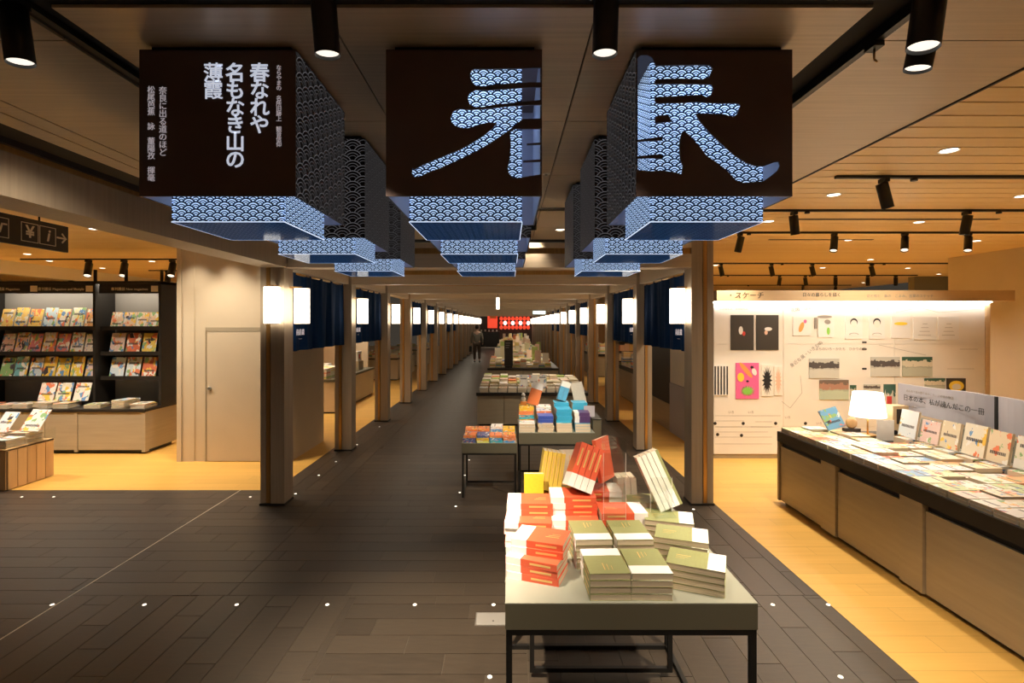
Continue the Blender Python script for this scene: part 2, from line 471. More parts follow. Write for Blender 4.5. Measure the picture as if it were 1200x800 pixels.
# ================================================================ SETTING
CEIL = 2.93
def tiles():
    base = MB()
    base.box(-9, 2.06, -1.0, 5.63, -.06, -.004); base.box(-2.53, 2.06, 5.63, 41, -.06, -.004)
    fl = structure(base.build('floor', 'grout'), 'dark stone plank tile floor of the aisle')
    W, L, G = .168, .78, .0025
    cache, near = {}, []
    rest = []
    def add(x0, x1, y0, y1):
        if x1 - x0 < .03 or y1 - y0 < .03: return
        rest.append((x0, x1, y0, y1))
    def zone(x0, x1, y0, y1, across):
        a0, a1, b0, b1 = (y0, y1, x0, x1) if across else (x0, x1, y0, y1)     # a: row direction, b: along planks
        r = 0; a = a0
        while a < a1 - .01:
            ae = min(a + W, a1); off = (r * .29) % 1.0 * L
            b = b0 - off
            while b < b1 - .01:
                s, e = max(b, b0), min(b + L, b1)
                if e - s > .03:
                    q = (s + G / 2, e - G / 2, a + G / 2, ae - G / 2) if across else (a + G / 2, ae - G / 2, s + G / 2, e - G / 2)
                    add(*q)
                b += L
            a += W; r += 1
    zone(-5.6, -2.905, 2.0, 5.63, True)
    zone(-2.895, -1.0, 2.0, 3.45, False)
    zone(-1.0, .1, 2.0, 3.45, True)
    zone(.1, 2.06, 2.0, 3.45, False)
    zone(-2.895, -1.86, 3.45, 5.63, True); zone(-1.86, 1.63, 3.45, 40.5, True)
    zone(-2.53, -1.86, 5.63, 40.5, False); zone(1.63, 2.06, 3.45, 40.5, False)
    vis = lambda q: abs((q[0] + q[1]) / 2) < (q[2] + q[3]) / 2 * 1.06 and q[3] > 2.6
    rest.sort(key=lambda q: (not vis(q), (q[2] + q[3])))
    for q in rest[:300]:
        w, h = round(q[1] - q[0], 3), round(q[3] - q[2], 3)
        if (w, h) not in cache:
            b = MB(); b.box(-w / 2, w / 2, -h / 2, h / 2, -.02, -.002)
            i = .0008
            b.poly([(-w / 2, -h / 2), (w / 2, -h / 2), (w / 2, h / 2), (-w / 2, h / 2)], 'z', -.002, -.0019)
            b = MB(); b.box(-w / 2 + i, w / 2 - i, -h / 2 + i, h / 2 - i, -.02, 0)
            cache[(w, h)] = b.mesh('tile', 'tile')
        link('tile', cache[(w, h)], fl, ((q[0] + q[1]) / 2, (q[2] + q[3]) / 2, 0))
    b = MB()
    for q in rest[300:]: b.box(q[0], q[1], q[2], q[3], -.02, 0)
    o = b.build('tile_field', 'tile', fl); o['kind'] = 'stuff'
    # metal inlay line and hatch
    l = MB(); l.box(-2.904, -2.896, 1.5, 5.63, -.004, .0005); l.build('inlay_strip', 'pictwhite', fl)
    return fl
tiles()
fw = MB(); fw.box(2.06, 12, -1, 42, -.06, 0); structure(fw.build('floor_right', 'floorwood'), 'honey oak floor of the book area beside the aisle')
fw = MB(); fw.box(-14, -2.53, 5.63, 42, -.06, 0); structure(fw.build('floor_left', 'floorwood'), 'honey oak floor behind the dark aisle floor')

def hatch():
    t = thing('floor_hatch', 'square pale metal hatch plate set in the dark floor', 'hatch', (-.103, 3.17, 0))
    MB().box(-.1, .1, -.07, .07, -.01, .003).build('frame', 'chrome', t)
    MB().box(-.094, .094, -.064, .064, -.005, .0045).build('plate', 'shelfback', t)
    MB().cyl((.01, -.025, .004), (.01, -.025, .0055), .006, n=10).build('lift_ring', 'black', t)
hatch()

def floor_leds():
    me = MB().cyl((0, 0, -.01), (0, 0, .003), .014, n=14).mesh('floor_light', 'chrome')
    ml = MB().cyl((0, 0, .003), (0, 0, .004), .0115, n=14).mesh('lens', 'led')
    pts = []
    for x, w in ((-2.92, 'on the brass line'), (-2.33, 'second from the brass line'), (-1.74, 'third from the brass line'), (-1.16, 'fourth from the brass line'), (-.6, 'fifth from the brass line'), (-.096, 'beside the floor hatch')):
        pts.append((x, 3.33, 'in the long row before the tables, ' + w))
    pts += [(1.69, 3.33, 'between nearest table and oak floor'), (2.045, 3.33, 'at the edge of the right oak floor'), (-.096, 2.65, 'in front of the floor hatch'), (1.69, 2.65, 'lower right by the nearest table')]
    for i, y in enumerate((5.5, 6.17, 6.78, 7.73, 9.07)): pts.append((-2.25, y, 'beside the left columns, %s going back' % ORD[i]))
    for i, x in enumerate((-5.05, -4.72, -2.68)): pts.append((x, 5.40, 'at left oak floor edge, %s from wooden stand' % ORD[i]))
    for i, y in enumerate((5.12, 5.54, 6.17, 6.86)): pts.append((-.52, y, 'beside the low book table, %s going back' % ORD[i]))
    pts.append((1.79, 5.04, 'at the foot of the first right column'))
    for x, y, w in pts:
        o = tag(link('floor_light', me, None, (x, y, 0)), 'tiny round floor light ' + w, 'floor light', 'floor lights')
        link('lens', ml, o)
floor_leds()

def ceilings():
    # central champagne panels round the slots
    b = MB(); b.box(-3.6, 2.28, -1.0, 7.3, CEIL + .012, CEIL + .2)
    ce = structure(b.build('ceiling', 'void'), 'champagne metal panel ceiling with black slots')
    J = .0035
    def panel(x0, x1, y0, y1): MB().box(x0 + J, x1 - J, y0 + J, y1 - J, CEIL, CEIL + .012).build('panel', 'ceilpanel', ce)
    xs = (-1.64, -.665, .32, 1.31)
    for a, c in zip(xs, xs[1:]):
        for y0, y1 in ((1.86, 2.91), (2.91, 3.98), (3.98, 5.07), (5.22, 6.1), (6.1, 7.0), (-1, .6), (.6, 1.72)): panel(a, c, y0, y1)
    for y0, y1 in ((-1, 1.0), (1.0, 2.08), (2.08, 4.2), (4.2, 7.2)):
        panel(1.455, 2.275, y0, y1)
        panel(-2.57, -1.77, y0, y1); panel(-2.715, -2.575, y0, y1); panel(-2.87, -2.72, y0, y1)
    # tracks inside the slots
    tr = MB(); tr.box(-1.72, -1.69, -.5, 6.9, CEIL - .012, CEIL + .02); tr.build('track', 'black', ce)
    tr = MB(); tr.box(1.425, 1.455, -.5, 6.9, CEIL - .03, CEIL + .02); tr.build('track', 'black', ce)
    tr = MB(); tr.box(1.452, 1.457, -.5, 6.9, CEIL - .03, CEIL - .022); tr.build('track_edge', 'chrome', ce)
    tr = MB(); tr.box(-1.6, 1.3, 1.76, 1.8, CEIL - .012, CEIL + .02); tr.build('track', 'black', ce)
    MB().box(2.277, 2.289, -1, 7.2, CEIL - .006, CEIL + .05).build('edge_strip', 'darkmetal', ce)
    MB().box(-3.22, -3.18, -1, 7.2, CEIL - .12, CEIL + .01).build('edge_strip', 'brass', ce)
    # plank ceilings
    for nm, x0, x1, y0, y1, lab in (('ceiling_right', 2.29, 11.0, .8, 22.0, 'oak plank ceiling over the right book area'), ('ceiling_left', -13.0, -3.22, 3.2, 16.0, 'oak plank ceiling over the left book area')):
        bb = MB(); bb.box(x0, x1, y0, y1, CEIL + .02, CEIL + .2)
        c = structure(bb.build(nm, 'void'), lab)
        P = .169; n = int((y1 - y0) / P)
        me = MB().box((x0 - x1) / 2, (x1 - x0) / 2, .007, P - .007, 0, .02).mesh('plank', 'ceilwood')
        for k in range(n): link('plank', me, c, ((x0 + x1) / 2, y0 + k * P, CEIL))
    # corridor ceiling
    bb = MB(); bb.box(-2.46, 2.03, 7.3, 41, 2.60, 2.75); structure(bb.build('ceiling_corridor', 'beam'), 'taupe ceiling between the portal beams')
ceilings()
def walls():
    w = MB(); w.box(7.6, 7.8, -1, 9.0, 0, CEIL); structure(w.build('wall_right', 'wallneutral'), 'plain beige wall behind the white display partition')
    w = MB(); w.box(2.6, 13, 21.8, 22, 0, CEIL); structure(w.build('wall_back_right', 'wallbeige'), 'far beige wall of the right book area')
    w = MB(); w.box(9.75, 11.2, 12.5, 12.7, 0, CEIL - .0); structure(w.build('wall_side_right', 'cabinetback'), 'dark end wall above the white partition')
    w = MB(); w.box(-13, -4.3, 15.8, 16, 0, CEIL); structure(w.build('wall_back_left', 'wallbeige'), 'far wall of the left book area')
    w = MB(); w.box(-13.2, -13, 3, 16, 0, CEIL); structure(w.build('wall_left', 'wallbeige'), 'left side wall')
    w = MB(); w.box(-2.6, 2.6, 40.5, 40.7, 0, 2.75); structure(w.build('wall_end', 'poster_black'), 'dark wall at the end of the aisle')
    # shell behind the camera and the outer sides
    w = MB(); w.box(-13, 12, -1.2, -1.0, 0, CEIL); structure(w.build('wall_behind', 'post'), 'taupe wall behind the viewer')
    # service core with flush door
    core = MB(); core.box(-4.32, -2.84, 6.80, 8.0, 0, CEIL)
    c = structure(core.build('wall_core', 'wallbeige'), 'beige service core block with a flush door')
    MB().box(-4.26, -4.10, 6.79, 6.81, 0, CEIL - .02).build('panel', 'wallbeige', c)
    MB().box(-4.32, -4.262, 6.775, 6.81, 0, CEIL - .02).build('corner_post', 'wallbeige', c)
    # door leaf
    d = MB(); d.box(-3.93, -3.19, 6.785, 6.81, .01, 1.69)
    dr = structure(d.build('door_1', 'wallbeige'), 'flush beige door with a round lock in the core wall')
    MB().box(-3.95, -3.20, 6.788, 6.80, 1.695, 1.75).build('shadow_slot', 'cabinet', dr)
    MB().cyl((-3.895, 6.786, .955), (-3.895, 6.765, .955), .026, .022, 16).build('lock_cylinder', 'chrome', dr)
    MB().box(-3.955, -3.945, 6.788, 6.80, 0, 1.75).build('frame_edge', 'cabinet', dr)
    # pale soffit and clerestory glass at the far left
    s = MB(); s.box(-9.3, -9.0, 4, 15.5, 2.70, 2.93); structure(s.build('trim_1', 'white'), 'pale soffit strip along the far left glazing')
    for k in range(5):
        g = MB(); g.box(-9.16, -9.14, 4 + k * 2.3, 6.26 + k * 2.3, 1.6, 2.70)
        gg = structure(g.build('window_%d' % (k + 1), 'glass'), 'interior glass pane below the soffit'); MB().box(-9.19, -9.11, 6.26 + k * 2.3, 6.3 + k * 2.3, 1.6, 2.7).build('window_frame', 'darkmetal', gg)
walls()

# ================================================================ PORTALS
NCOL = 17
COLY = [5.15 + 2.207 * k for k in range(NCOL)]
LINT = 2.355
def columns():
    def proto(side):
        s = 1 if side == 'right' else -1
        xin, x1, x2, xout = 1.81, 1.92, 1.97, 2.03
        if side == 'left': xin, x1, x2, xout = 2.22, 2.355, 2.405, 2.46
        def bx(a, c, y0, y1, z0, z1):
            return MB().box(min(s * a, s * c), max(s * a, s * c), y0, y1, z0, z1)
        t = link('column', None)
        bx(xin, x1, 0, .21, 0, 2.636).build('inner_post', 'post', t)
        bx(x1 + .012, x2 - .002, .012, .18, 0, 2.64).build('brass_strip', 'brass', t)
        bx(x1 + .001, x1 + .011, .06, .17, 0, 2.63).build('shadow_gap', 'black', t)
        bx(x2, xout, 0.01, .2, 0, 2.636).build('outer_post', 'post', t)
        bx(xin - .006, xout + .006, -.006, .216, 0, .02).build('foot_plate', 'darkmetal', t)
        return t
    for side in ('left', 'right'):
        p = proto(side)
        for k, y in enumerate(COLY):
            o = p if k == 0 else copy_tree(p)
            o.location = (0, y, 0)
            tag(o, 'taupe metal column with brass strip, %s on the %s side of the aisle' % (ORD[k], side), 'column', 'portal columns')
columns()
def beams():
    def cross():
        t = link('portal_beam', None)
        MB().box(-2.22, 1.81, 0, .21, LINT, 2.49).build('lower_board', 'beam', t)
        MB().box(-2.22, 1.81, .03, .18, 2.491, 2.549).build('brass_strip', 'brass', t)
        MB().box(-2.22, 1.81, 0, .21, 2.55, 2.60).build('upper_board', 'beam', t)
        return t
    p = cross()
    for k, y in enumerate(COLY):
        o = p if k == 0 else copy_tree(p)
        o.location = (0, y, 0)
        tag(o, 'taupe beam spanning the aisle, %s portal from the front' % ORD[k], 'beam', 'portal beams')
    for side, x0, x1 in (('left', -2.42, -2.26), ('right', 1.85, 1.99)):
        me = MB().box(x0, x1, .21, 2.207, LINT, 2.60).mesh('side_beam', 'beam')
        for k, y in enumerate(COLY[:-1]):
            tag(link('side_beam', me, None, (0, y, 0)), 'taupe side beam joining %s and %s %s columns' % (ORD[k], ORD[k + 1], side), 'beam', 'side beams')
    t = thing('long_beam', 'long taupe beam running forward from the first left column', 'beam', (0, 0, 0))
    MB().box(-2.44, -2.19, -.9, 5.149, LINT, 2.55).build('board', 'post', t)
    MB().box(-2.40, -2.23, -.9, 5.149, 2.551, 2.59).build('brass_strip', 'brass', t)
    MB().box(-2.44, -2.21, -.9, 5.149, 2.591, 2.62).build('upper_board', 'darkmetal', t)
beams()
def lanterns():
    def proto(s):
        t = link('wall_lantern', None)
        r, h = .074, .36
        sh = MB().cyl((0, 0, .006), (0, 0, h), r, n=24, cap0=False, cap1=False).build('shade', 'lantern', t)
        ri = MB(); ri.cyl((0, 0, 0), (0, 0, .007), r + .002, n=24); ri.build('lower_rim', 'brass', sh)
        ri = MB(); ri.cyl((0, 0, h - .002), (0, 0, h + .005), r + .002, n=24); ri.build('upper_rim', 'brass', sh)
        MB().box(min(0, s * .15), max(0, s * .118), -.012, .012, h + .005, h + .02).build('bracket', 'brass', t)
        return t
    for side, s, x in (('left', -1, -2.10), ('right', 1, 1.715)):
        p = proto(s)
        for k, y in enumerate(COLY):
            o = p if k == 0 else copy_tree(p)
            o.location = (x, y + .14, 1.795)
            tag(o, 'glowing cylinder lantern on the aisle face of the %s %s column' % (ORD[k], side), 'lantern', 'column lanterns')
    p = proto(-1); p.location = (-2.285, 5.03, 1.795); p.rotation_euler = (0, 0, -PI / 2)
    tag(p, 'glowing cylinder lantern on the front of the first left column', 'lantern', 'column lanterns')
lanterns()
def curtains():
    def sheet(L, folds, seed):
        rnd = random.Random(seed); b = MB(); n = 44; z0, z1 = 0, .855
        prof = []
        for i in range(n + 1):
            u = i / n
            prof.append((u * L, .028 * math.sin(u * folds * 2 * PI + seed) + .012 * math.sin(u * folds * 4.7 * PI + 1.3 * seed)))
        rows = 5
        for j in range(rows):
            for i in range(n):
                def P(i, j, o):
                    k = .35 + .65 * (1 - j / rows)
                    return (prof[i][1] * k + o, prof[i][0], z0 + (z1 - z0) * j / rows)
                b.face([P(i, j, 0), P(i + 1, j, 0), P(i + 1, j + 1, 0), P(i, j + 1, 0)], 0, True)
                b.face([P(i, j, .004), P(i, j + 1, .004), P(i + 1, j + 1, .004), P(i + 1, j, .004)], 0, True)
        me = b.mesh('curtain', 'curtain')
        return me
    for side, x, bays in (('left', -2.34, (0, 1, 3, 4, 6, 7)), ('right', 1.92, (0, 1, 3, 4, 6, 7))):
        for k in bays:
            t = thing('noren_curtain', 'navy noren curtain hanging between the %s and %s %s columns' % (ORD[k], ORD[k + 1], side), 'curtain', (x, COLY[k] + .215, 1.5), 0, 'navy noren curtains')
            link('cloth', sheet(1.985, 5, k + (3 if side == 'left' else 0)), t)
            MB().cyl((0, 0, .845), (0, 1.99, .845), .012, n=10).build('rod', 'brass', t)
            if k < 2:
                s = 1 if side == 'left' else -1
                text('南紡織', .075, 'letterdim', t, (.05 * s, .36, .20), (PI / 2, 0, PI / 2 * s), extrude=.001)  # curtain print given a faint glow of its own, nothing lights it from behind
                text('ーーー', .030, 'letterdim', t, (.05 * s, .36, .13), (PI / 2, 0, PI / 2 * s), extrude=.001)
curtains()

# ================================================================ HANGING CUBES
B = .63
CY = (2.10, 3.11, 4.14)
CX = (-1.49, -.495, .515)
Z0, Z1 = 2.313, 2.905
def glyph_left():
    S = B / 800.0
    f = lambda L: [(x * S, Z1 - Z0 - (y * (Z1 - Z0) / 800.0)) for x, y in L]
    h1 = [(432, 130), (440, 112), (455, 106), (520, 106), (600, 104), (700, 103), (797, 100), (797, 178), (740, 178), (680, 182), (600, 187), (540, 192), (500, 200), (460, 195), (440, 175), (433, 150)]
    h2 = [(418, 262), (432, 235), (460, 220), (520, 222), (600, 216), (700, 208), (797, 206), (797, 274), (720, 282), (640, 292), (570, 297), (500, 312), (455, 314), (430, 298)]
    h3 = [(332, 370), (345, 335), (375, 324), (430, 328), (520, 322), (600, 312), (680, 305), (797, 301), (797, 375), (700, 378), (670, 405), (630, 440), (560, 492), (480, 545), (380, 598), (280, 645), (210, 672), (180, 690), (145, 694), (133, 675), (135, 648), (148, 652), (170, 640), (190, 628), (220, 615), (300, 580), (380, 545), (440, 510), (500, 470), (545, 430), (568, 400), (520, 398), (470, 410), (440, 424), (400, 430), (360, 418), (338, 398)]
    h4 = [(635, 446), (665, 432), (797, 432), (797, 506), (722, 511), (722, 521), (797, 518), (797, 598), (705, 604), (703, 614), (797, 611), (797, 680), (740, 688), (680, 700), (650, 698), (630, 675), (624, 645), (634, 600), (640, 520)]
    return [f(h) for h in (h1, h2, h3, h4)]
def glyph_right():
    f = lambda L: [((x - 38) / 770.0 * B, (Z1 - Z0) * (1 - (y - 14) / 754.0)) for x, y in L]
    h = [(42, 60), (60, 44), (95, 43), (118, 55), (128, 80), (135, 96), (250, 94), (370, 92), (400, 95), (415, 112), (408, 130), (395, 158), (360, 166), (250, 162), (135, 166), (128, 178), (135, 190), (250, 190), (370, 192), (410, 195), (418, 215), (405, 250), (385, 258), (360, 246), (250, 252), (135, 258), (128, 274), (140, 290), (250, 288), (330, 284), (450, 290), (540, 290), (552, 300), (535, 345), (515, 360), (470, 345), (400, 342), (330, 342), (350, 380), (400, 440), (450, 490), (520, 555), (580, 595), (625, 612), (670, 612), (720, 592), (740, 590), (746, 610), (735, 635), (700, 665), (665, 690), (610, 695), (565, 698), (530, 685), (480, 630), (430, 590), (385, 560), (350, 510), (310, 465), (275, 430), (262, 440), (250, 500), (255, 580), (268, 610), (262, 655), (230, 645), (170, 635), (110, 638), (42, 632),
         (42, 574), (100, 571), (165, 575), (172, 563), (160, 551), (100, 556), (42, 563), (42, 488), (100, 483), (165, 481), (172, 469), (160, 461), (100, 470), (42, 478)]
    isl = [(132, 357), (195, 347), (213, 384), (132, 390)]
    return [f(h), f(isl)]
def cube(ix, iy):
    row = ('front', 'middle', 'rear')[iy]; colm = ('left', 'middle', 'right')[ix]
    look = {(0, 0): 'dark brown hanging cube lettered with a vertical poem',
            (1, 0): 'dark brown hanging cube cut with the left half of a giant brush character',
            (2, 0): 'dark brown hanging cube cut with the right half of a giant brush character'}.get((ix, iy),
            'dark pierced hanging cube with blue wave glass, %s row, %s file' % (row, colm))
    t = thing('hanging_cube', look, 'lantern cube', (CX[ix], CY[iy], Z0), 0, 'hanging wave pattern cubes')
    H = Z1 - Z0; T = .006
    rect = [(0, 0), (B, 0), (B, H), (0, H)]
    holes = glyph_left() if (ix, iy) == (1, 0) else glyph_right() if (ix, iy) == (2, 0) else []
    if holes:
        me = holed_panel(rect, holes, T); me.materials.clear(); me.materials.append(MAT['shell'])
        link('front_panel', me, t, (0, T / 2, 0))
    else:
        b = MB(); b.box(0, B, 0, T, 0, H); b.build('front_panel', 'shell' if iy == 0 else 'perf', t)
    MB().box(0, T, T, B - T, 0, H).build('side_panel', ['perf'], t)
    MB().box(B - T, B, T, B - T, 0, H).build('side_panel', ['perf'], t)
    MB().box(0, B, B - T, B, 0, H).build('back_panel', 'perf', t)
    li = MB(); e = T + .0008
    li.box(e, e + .001, e, B - e, .002, H); li.box(B - e - .001, B - e, e, B - e, .002, H); li.box(e, B - e, B - e - .001, B - e, .002, H)
    li.build('inner_lining', 'shellin', t)
    MB().box(0, B, 0, B, H - .004, H).build('top_plate', 'shell', t)
    MB().box(.03, B - .03, .03, B - .03, H, CEIL - Z0).build('neck', 'black', t)
    I = .08; G = .005; zb = -.084
    MB().box(I, B - I, I, I + G, zb, H - .01).build('front_pane', 'waveside', t)
    MB().box(I, B - I, B - I - G, B - I, zb, H - .01).build('back_pane', 'waveside', t)
    MB().box(I, I + G, I + G, B - I - G, zb, H - .01).build('side_pane', 'waveside', t)
    MB().box(B - I - G, B - I, I + G, B - I - G, zb, H - .01).build('side_pane', 'waveside', t)
    MB().box(I, B - I, I, B - I, zb - G, zb).build('bottom_pane', 'wavebottom', t)
    eg = MB(); q = .003
    eg.box(I, B - I, I - q, I, zb - G, zb - G + q); eg.box(I, B - I, B - I, B - I + q, zb - G, zb - G + q)
    eg.box(I - q, I, I, B - I, zb - G, zb - G + q); eg.box(B - I, B - I + q, I, B - I, zb - G, zb - G + q)
    eg.build('glass_edge', 'edge', t)
    l = bpy.data.lights.new('inner_light', 'AREA'); l.energy = 2.5; l.size = .30; l.color = (.74, .84, 1.0)
    lo = bpy.data.objects.new('inner_light', l); COL.objects.link(lo); lo.parent = t; lo.location = (B / 2, B / 2, H - .03)
    if (ix, iy) == (0, 0):
        k = B / 800.0
        def col(s, cx, cy, size, mat, sp=1.0, bold=0.0):
            n = len(s); pitch = size * k * 1.12 * sp; i0 = 0
            for seg in s.split('　'):
                mid = i0 + (len(seg) - 1) / 2 - (n - 1) / 2; i0 += len(seg) + 1
                text('\n'.join(seg), size * k * 1.12, mat, t, (cx * k, -.0015, H - cy * k * H / B - mid * pitch), extrude=.001, spacing=sp, bold=bold)
        col('春なれや', 617, 275, 92, 'letterlit', .86, .0012)
        col('名もなき山の', 492, 370, 92, 'letterlit', .86, .0012)
        col('薄霞', 380, 180, 92, 'letterlit', .86, .0008)
        col('ならやまの　名所旧跡上　観音信仰', 716, 310, 26, 'letterdim', .90)
        col('奈良に出る道のほど', 122, 395, 38, 'letterdim', .93)
        col('松尾芭蕉　詠　董陽孜　揮毫', 62, 462, 36, 'letterdim', .93)
for iy in range(3):
    for ix in range(3): cube(ix, iy)

# ================================================================ LIGHT FITTINGS
def track_spot(mount, direction, sc, label, watts=0, angle=55, target=None, group='track spotlights', back=None, col=WARM):
    """cylinder spotlight hung from a track; direction = unit vector the lamp points along"""
    mount = Vector(mount); d = Vector(direction).normalized()
    t = thing('track_spotlight', label, 'spotlight', mount, 0, group)
    L, r = .19 * sc, .042 * sc
    MB().box(-.018 * sc, .018 * sc, -.04 * sc, .04 * sc, -.03 * sc, 0).build('track_adapter', 'black', t)
    piv = Vector((0, 0, -.085 * sc))
    side = d.orthogonal().normalized() if abs(d.z) > .98 else d.cross(Vector((0, 0, 1))).normalized()
    a = MB(); a.cyl((0, 0, -.02 * sc), piv, .009 * sc, n=10); a.box(-.022 * sc, .022 * sc, -.008 * sc, .008 * sc, -.10 * sc, -.06 * sc); a.build('yoke', 'black', t)
    c0 = piv - d * (L * .35) + Vector((0, 0, -.02 * sc)); c1 = c0 + d * L
    h = MB(); h.cyl(c0, c1, r, n=20, cap1=False); h.cyl(c1, c1 - d * .03 * sc, r * .99, r * .9, 20, 0, False, False)
    hd = h.build('head', 'black', t)
    MB().cyl(c1 - d * .010 * sc, c1 - d * .016 * sc, r * .90, n=20).build('lens', 'reflector', hd)
    if watts:
        loc = mount + c1 + d * .02
        spot_lamp('bulb', loc, Vector(target) if target is not None else loc + d, watts, angle, 1.0, col, .03, t)
    return t
def at_ceiling(px, py):  # point on the ceiling plane under a pixel
    Y = (CEIL - EYE) * F / (379 - py); return Vector(((px - 596) * Y / F, Y, CEIL))

# five big spots at the front
track_spot((-1.705, 1.80, CEIL), (.10, .05, -1), 1.0, 'black cylinder spotlight at the upper left corner', 45, 60, (-3.4, 4.4, 0))
track_spot((-.615, 1.74, CEIL), (.05, .10, -1), 1.0, 'black cylinder spotlight above the poem cube', 640, 54, (-.36, 2.62, 0))
track_spot((.325, 1.74, CEIL), (-.02, .05, -1), 1.0, 'black cylinder spotlight between the two character cubes', 66, 75, (.42, 2.25, .8))
track_spot((1.34, 1.66, CEIL), (-.12, .02, -1), 1.1, 'black cylinder spotlight, nearer of the pair at the upper right', 34, 75, (.6, 2.1, .8))
track_spot((1.44, 1.80, CEIL - .02), (-.14, .10, -1), 1.0, 'black cylinder spotlight, farther of the pair at the upper right', 300, 70, (1.4, 2.7, 0))
track_spot((1.44, 3.55, CEIL - .03), (-.45, .8, -.8), 1.0, 'black cylinder spotlight on the right slot behind the character cube', 360, 46, (.25, 5.75, .60))  # lamp added out of sight to light the mid table books from the front
track_spot((1.44, .55, CEIL - .03), (-.5, .7, -.9), 1.0, 'black cylinder spotlight on the right slot near the viewer', 34, 46, (.42, 2.05, .85))  # unseen lamp added to brighten page edges that face the viewer
ey = thing('hanging_hook', 'small black hook clip on the right ceiling track', 'hook', (1.44, 2.05, CEIL - .03))
MB().box(-.02, .02, -.03, .03, -.02, 0).build('clip', 'black', ey)
MB().cyl((0, 0, -.02), (0, 0, -.06), .004, n=8).cyl((0, 0, -.06), (.012, 0, -.07), .004, n=8).build('hook', 'brass', ey)

# right area: tracks and heads
def right_lights():
    tracks = [(3.98, 2.5, 7.4), (5.16, 2.36, 7.4), (6.41, 2.36, 7.4), (9.7, 2.6, 9.0), (12.1, 2.6, 9.5), (15.2, 2.6, 10)]
    for i, (y, a, b_) in enumerate(tracks):
        t = thing('light_track', 'thin black light track on the right oak ceiling, %s from the front' % ORD[i], 'light track', (0, y, CEIL), 0, 'ceiling light tracks')
        MB().box(a, b_, -.016, .016, -.022, 0).build('rail', 'black', t)
        fx = MB()
        for q in range(3): fx = MB().cyl((a + .6 + q * 1.9, 0, -.04), (a + .6 + q * 1.9, 0, -.02), .025, n=10); fx.build('feed_box', 'black', t)
    heads = [(2.87, 0, (.22, -.05, -1), 38, (3.2, 4.4, .7)), (2.83, 1, (.16, .1, -1), 60, (2.4, 5.4, 0)), (4.54, 1, (-.12, .1, -1), 110, (4.3, 6.9, 1.2)),
             (2.85, 2, (-.2, .1, -1), 60, (2.7, 7.5, 0)), (4.01, 2, (-.28, -.3, -1), 28, (3.4, 5.2, .7)), (4.88, 2, (-.35, -.4, -1), 28, (3.6, 4.4, .7)), (5.66, 2, (-.32, -.3, -1), 26, (4.2, 5.0, .7)),
             (3.96, 3, (.2, 0, -1), 60, (4, 9.0, 0)), (4.9, 3, (.2, 0, -1), 0, None), (5.66, 3, (.25, 0, -1), 60, (6, 9.5, 0)), (6.77, 3, (.25, 0, -1), 0, None),
             (6.3, 4, (-.15, 0, -1), 0, None), (6.9, 4, (.15, 0, -1), 60, (6.5, 12, 0)), (7.6, 4, (0, 0, -1), 0, None), (8.35, 4, (0, 0, -1), 0, None), (9.0, 4, (0, 0, -1), 0, None),
             (9.55, 5, (0, 0, -1), 0, None), (8.6, 5, (0, 0, -1), 60, (7, 15, 0)), (3.5, 5, (.1, 0, -1), 60, (4, 15, 0))]
    cnt = {}
    for x, ti, d, w, tg in heads:
        cnt[ti] = cnt.get(ti, 0) + 1
        track_spot((x, tracks[ti][0], CEIL - .022), d, 1.0, 'black track spotlight on the %s right track, %s from the aisle' % (ORD[ti], ORD[cnt[ti] - 1]), w * 1.05, 100, tg)
    pts = [(1112, 176), (977, 228), (1198, 229.5), (1077, 260), (901, 259), (995, 281), (1144, 282), (1020, 304), (1064, 314), (964, 313.5), (1100, 321), (1012, 331)]
    for i, (px, py) in enumerate(pts):
        p = at_ceiling(px, py)
        downlight(p, 'round recessed downlight in the right oak ceiling, %s from the front' % ORD[i], 58 if p.y < 9 else 110, 120)
    for i, (x, y, l) in enumerate([(4.75, 3.27, 1.3), (4.2, 5.63, 2.2), (4.2, 7.0, 1.4)]):
        t = thing('air_slot', 'narrow dark air slot in the right oak ceiling, %s from the front' % ORD[i], 'air vent', (x, y, CEIL), 0, 'ceiling air slots')
        MB().box(-l / 2, l / 2, -.02, .02, -.006, .01).build('frame', 'darkmetal', t); MB().box(-l / 2 + .02, l / 2 - .02, -.005, .005, -.009, 0).build('blade', 'black', t)
def downlight(p, label, watts, angle, z=None, col=WARM2):
    t = thing('downlight', label, 'downlight', p, 0, 'recessed downlights')
    b = MB(); b.cyl((0, 0, -.006), (0, 0, .01), .058, n=20, cap0=False); b.cyl((0, 0, -.006), (0, 0, .008), .058, .046, 20, 0, False, False); rg = b.build('trim_ring', 'white', t)
    MB().cyl((0, 0, -.003), (0, 0, 0), .046, n=20).build('diffuser', 'lens', rg)
    if watts: spot_lamp('bulb', Vector(p) + Vector((0, 0, -.02)), Vector(p) + Vector((0, 0, -1)), watts, angle, .8, col, .05, t)
    return t
right_lights()
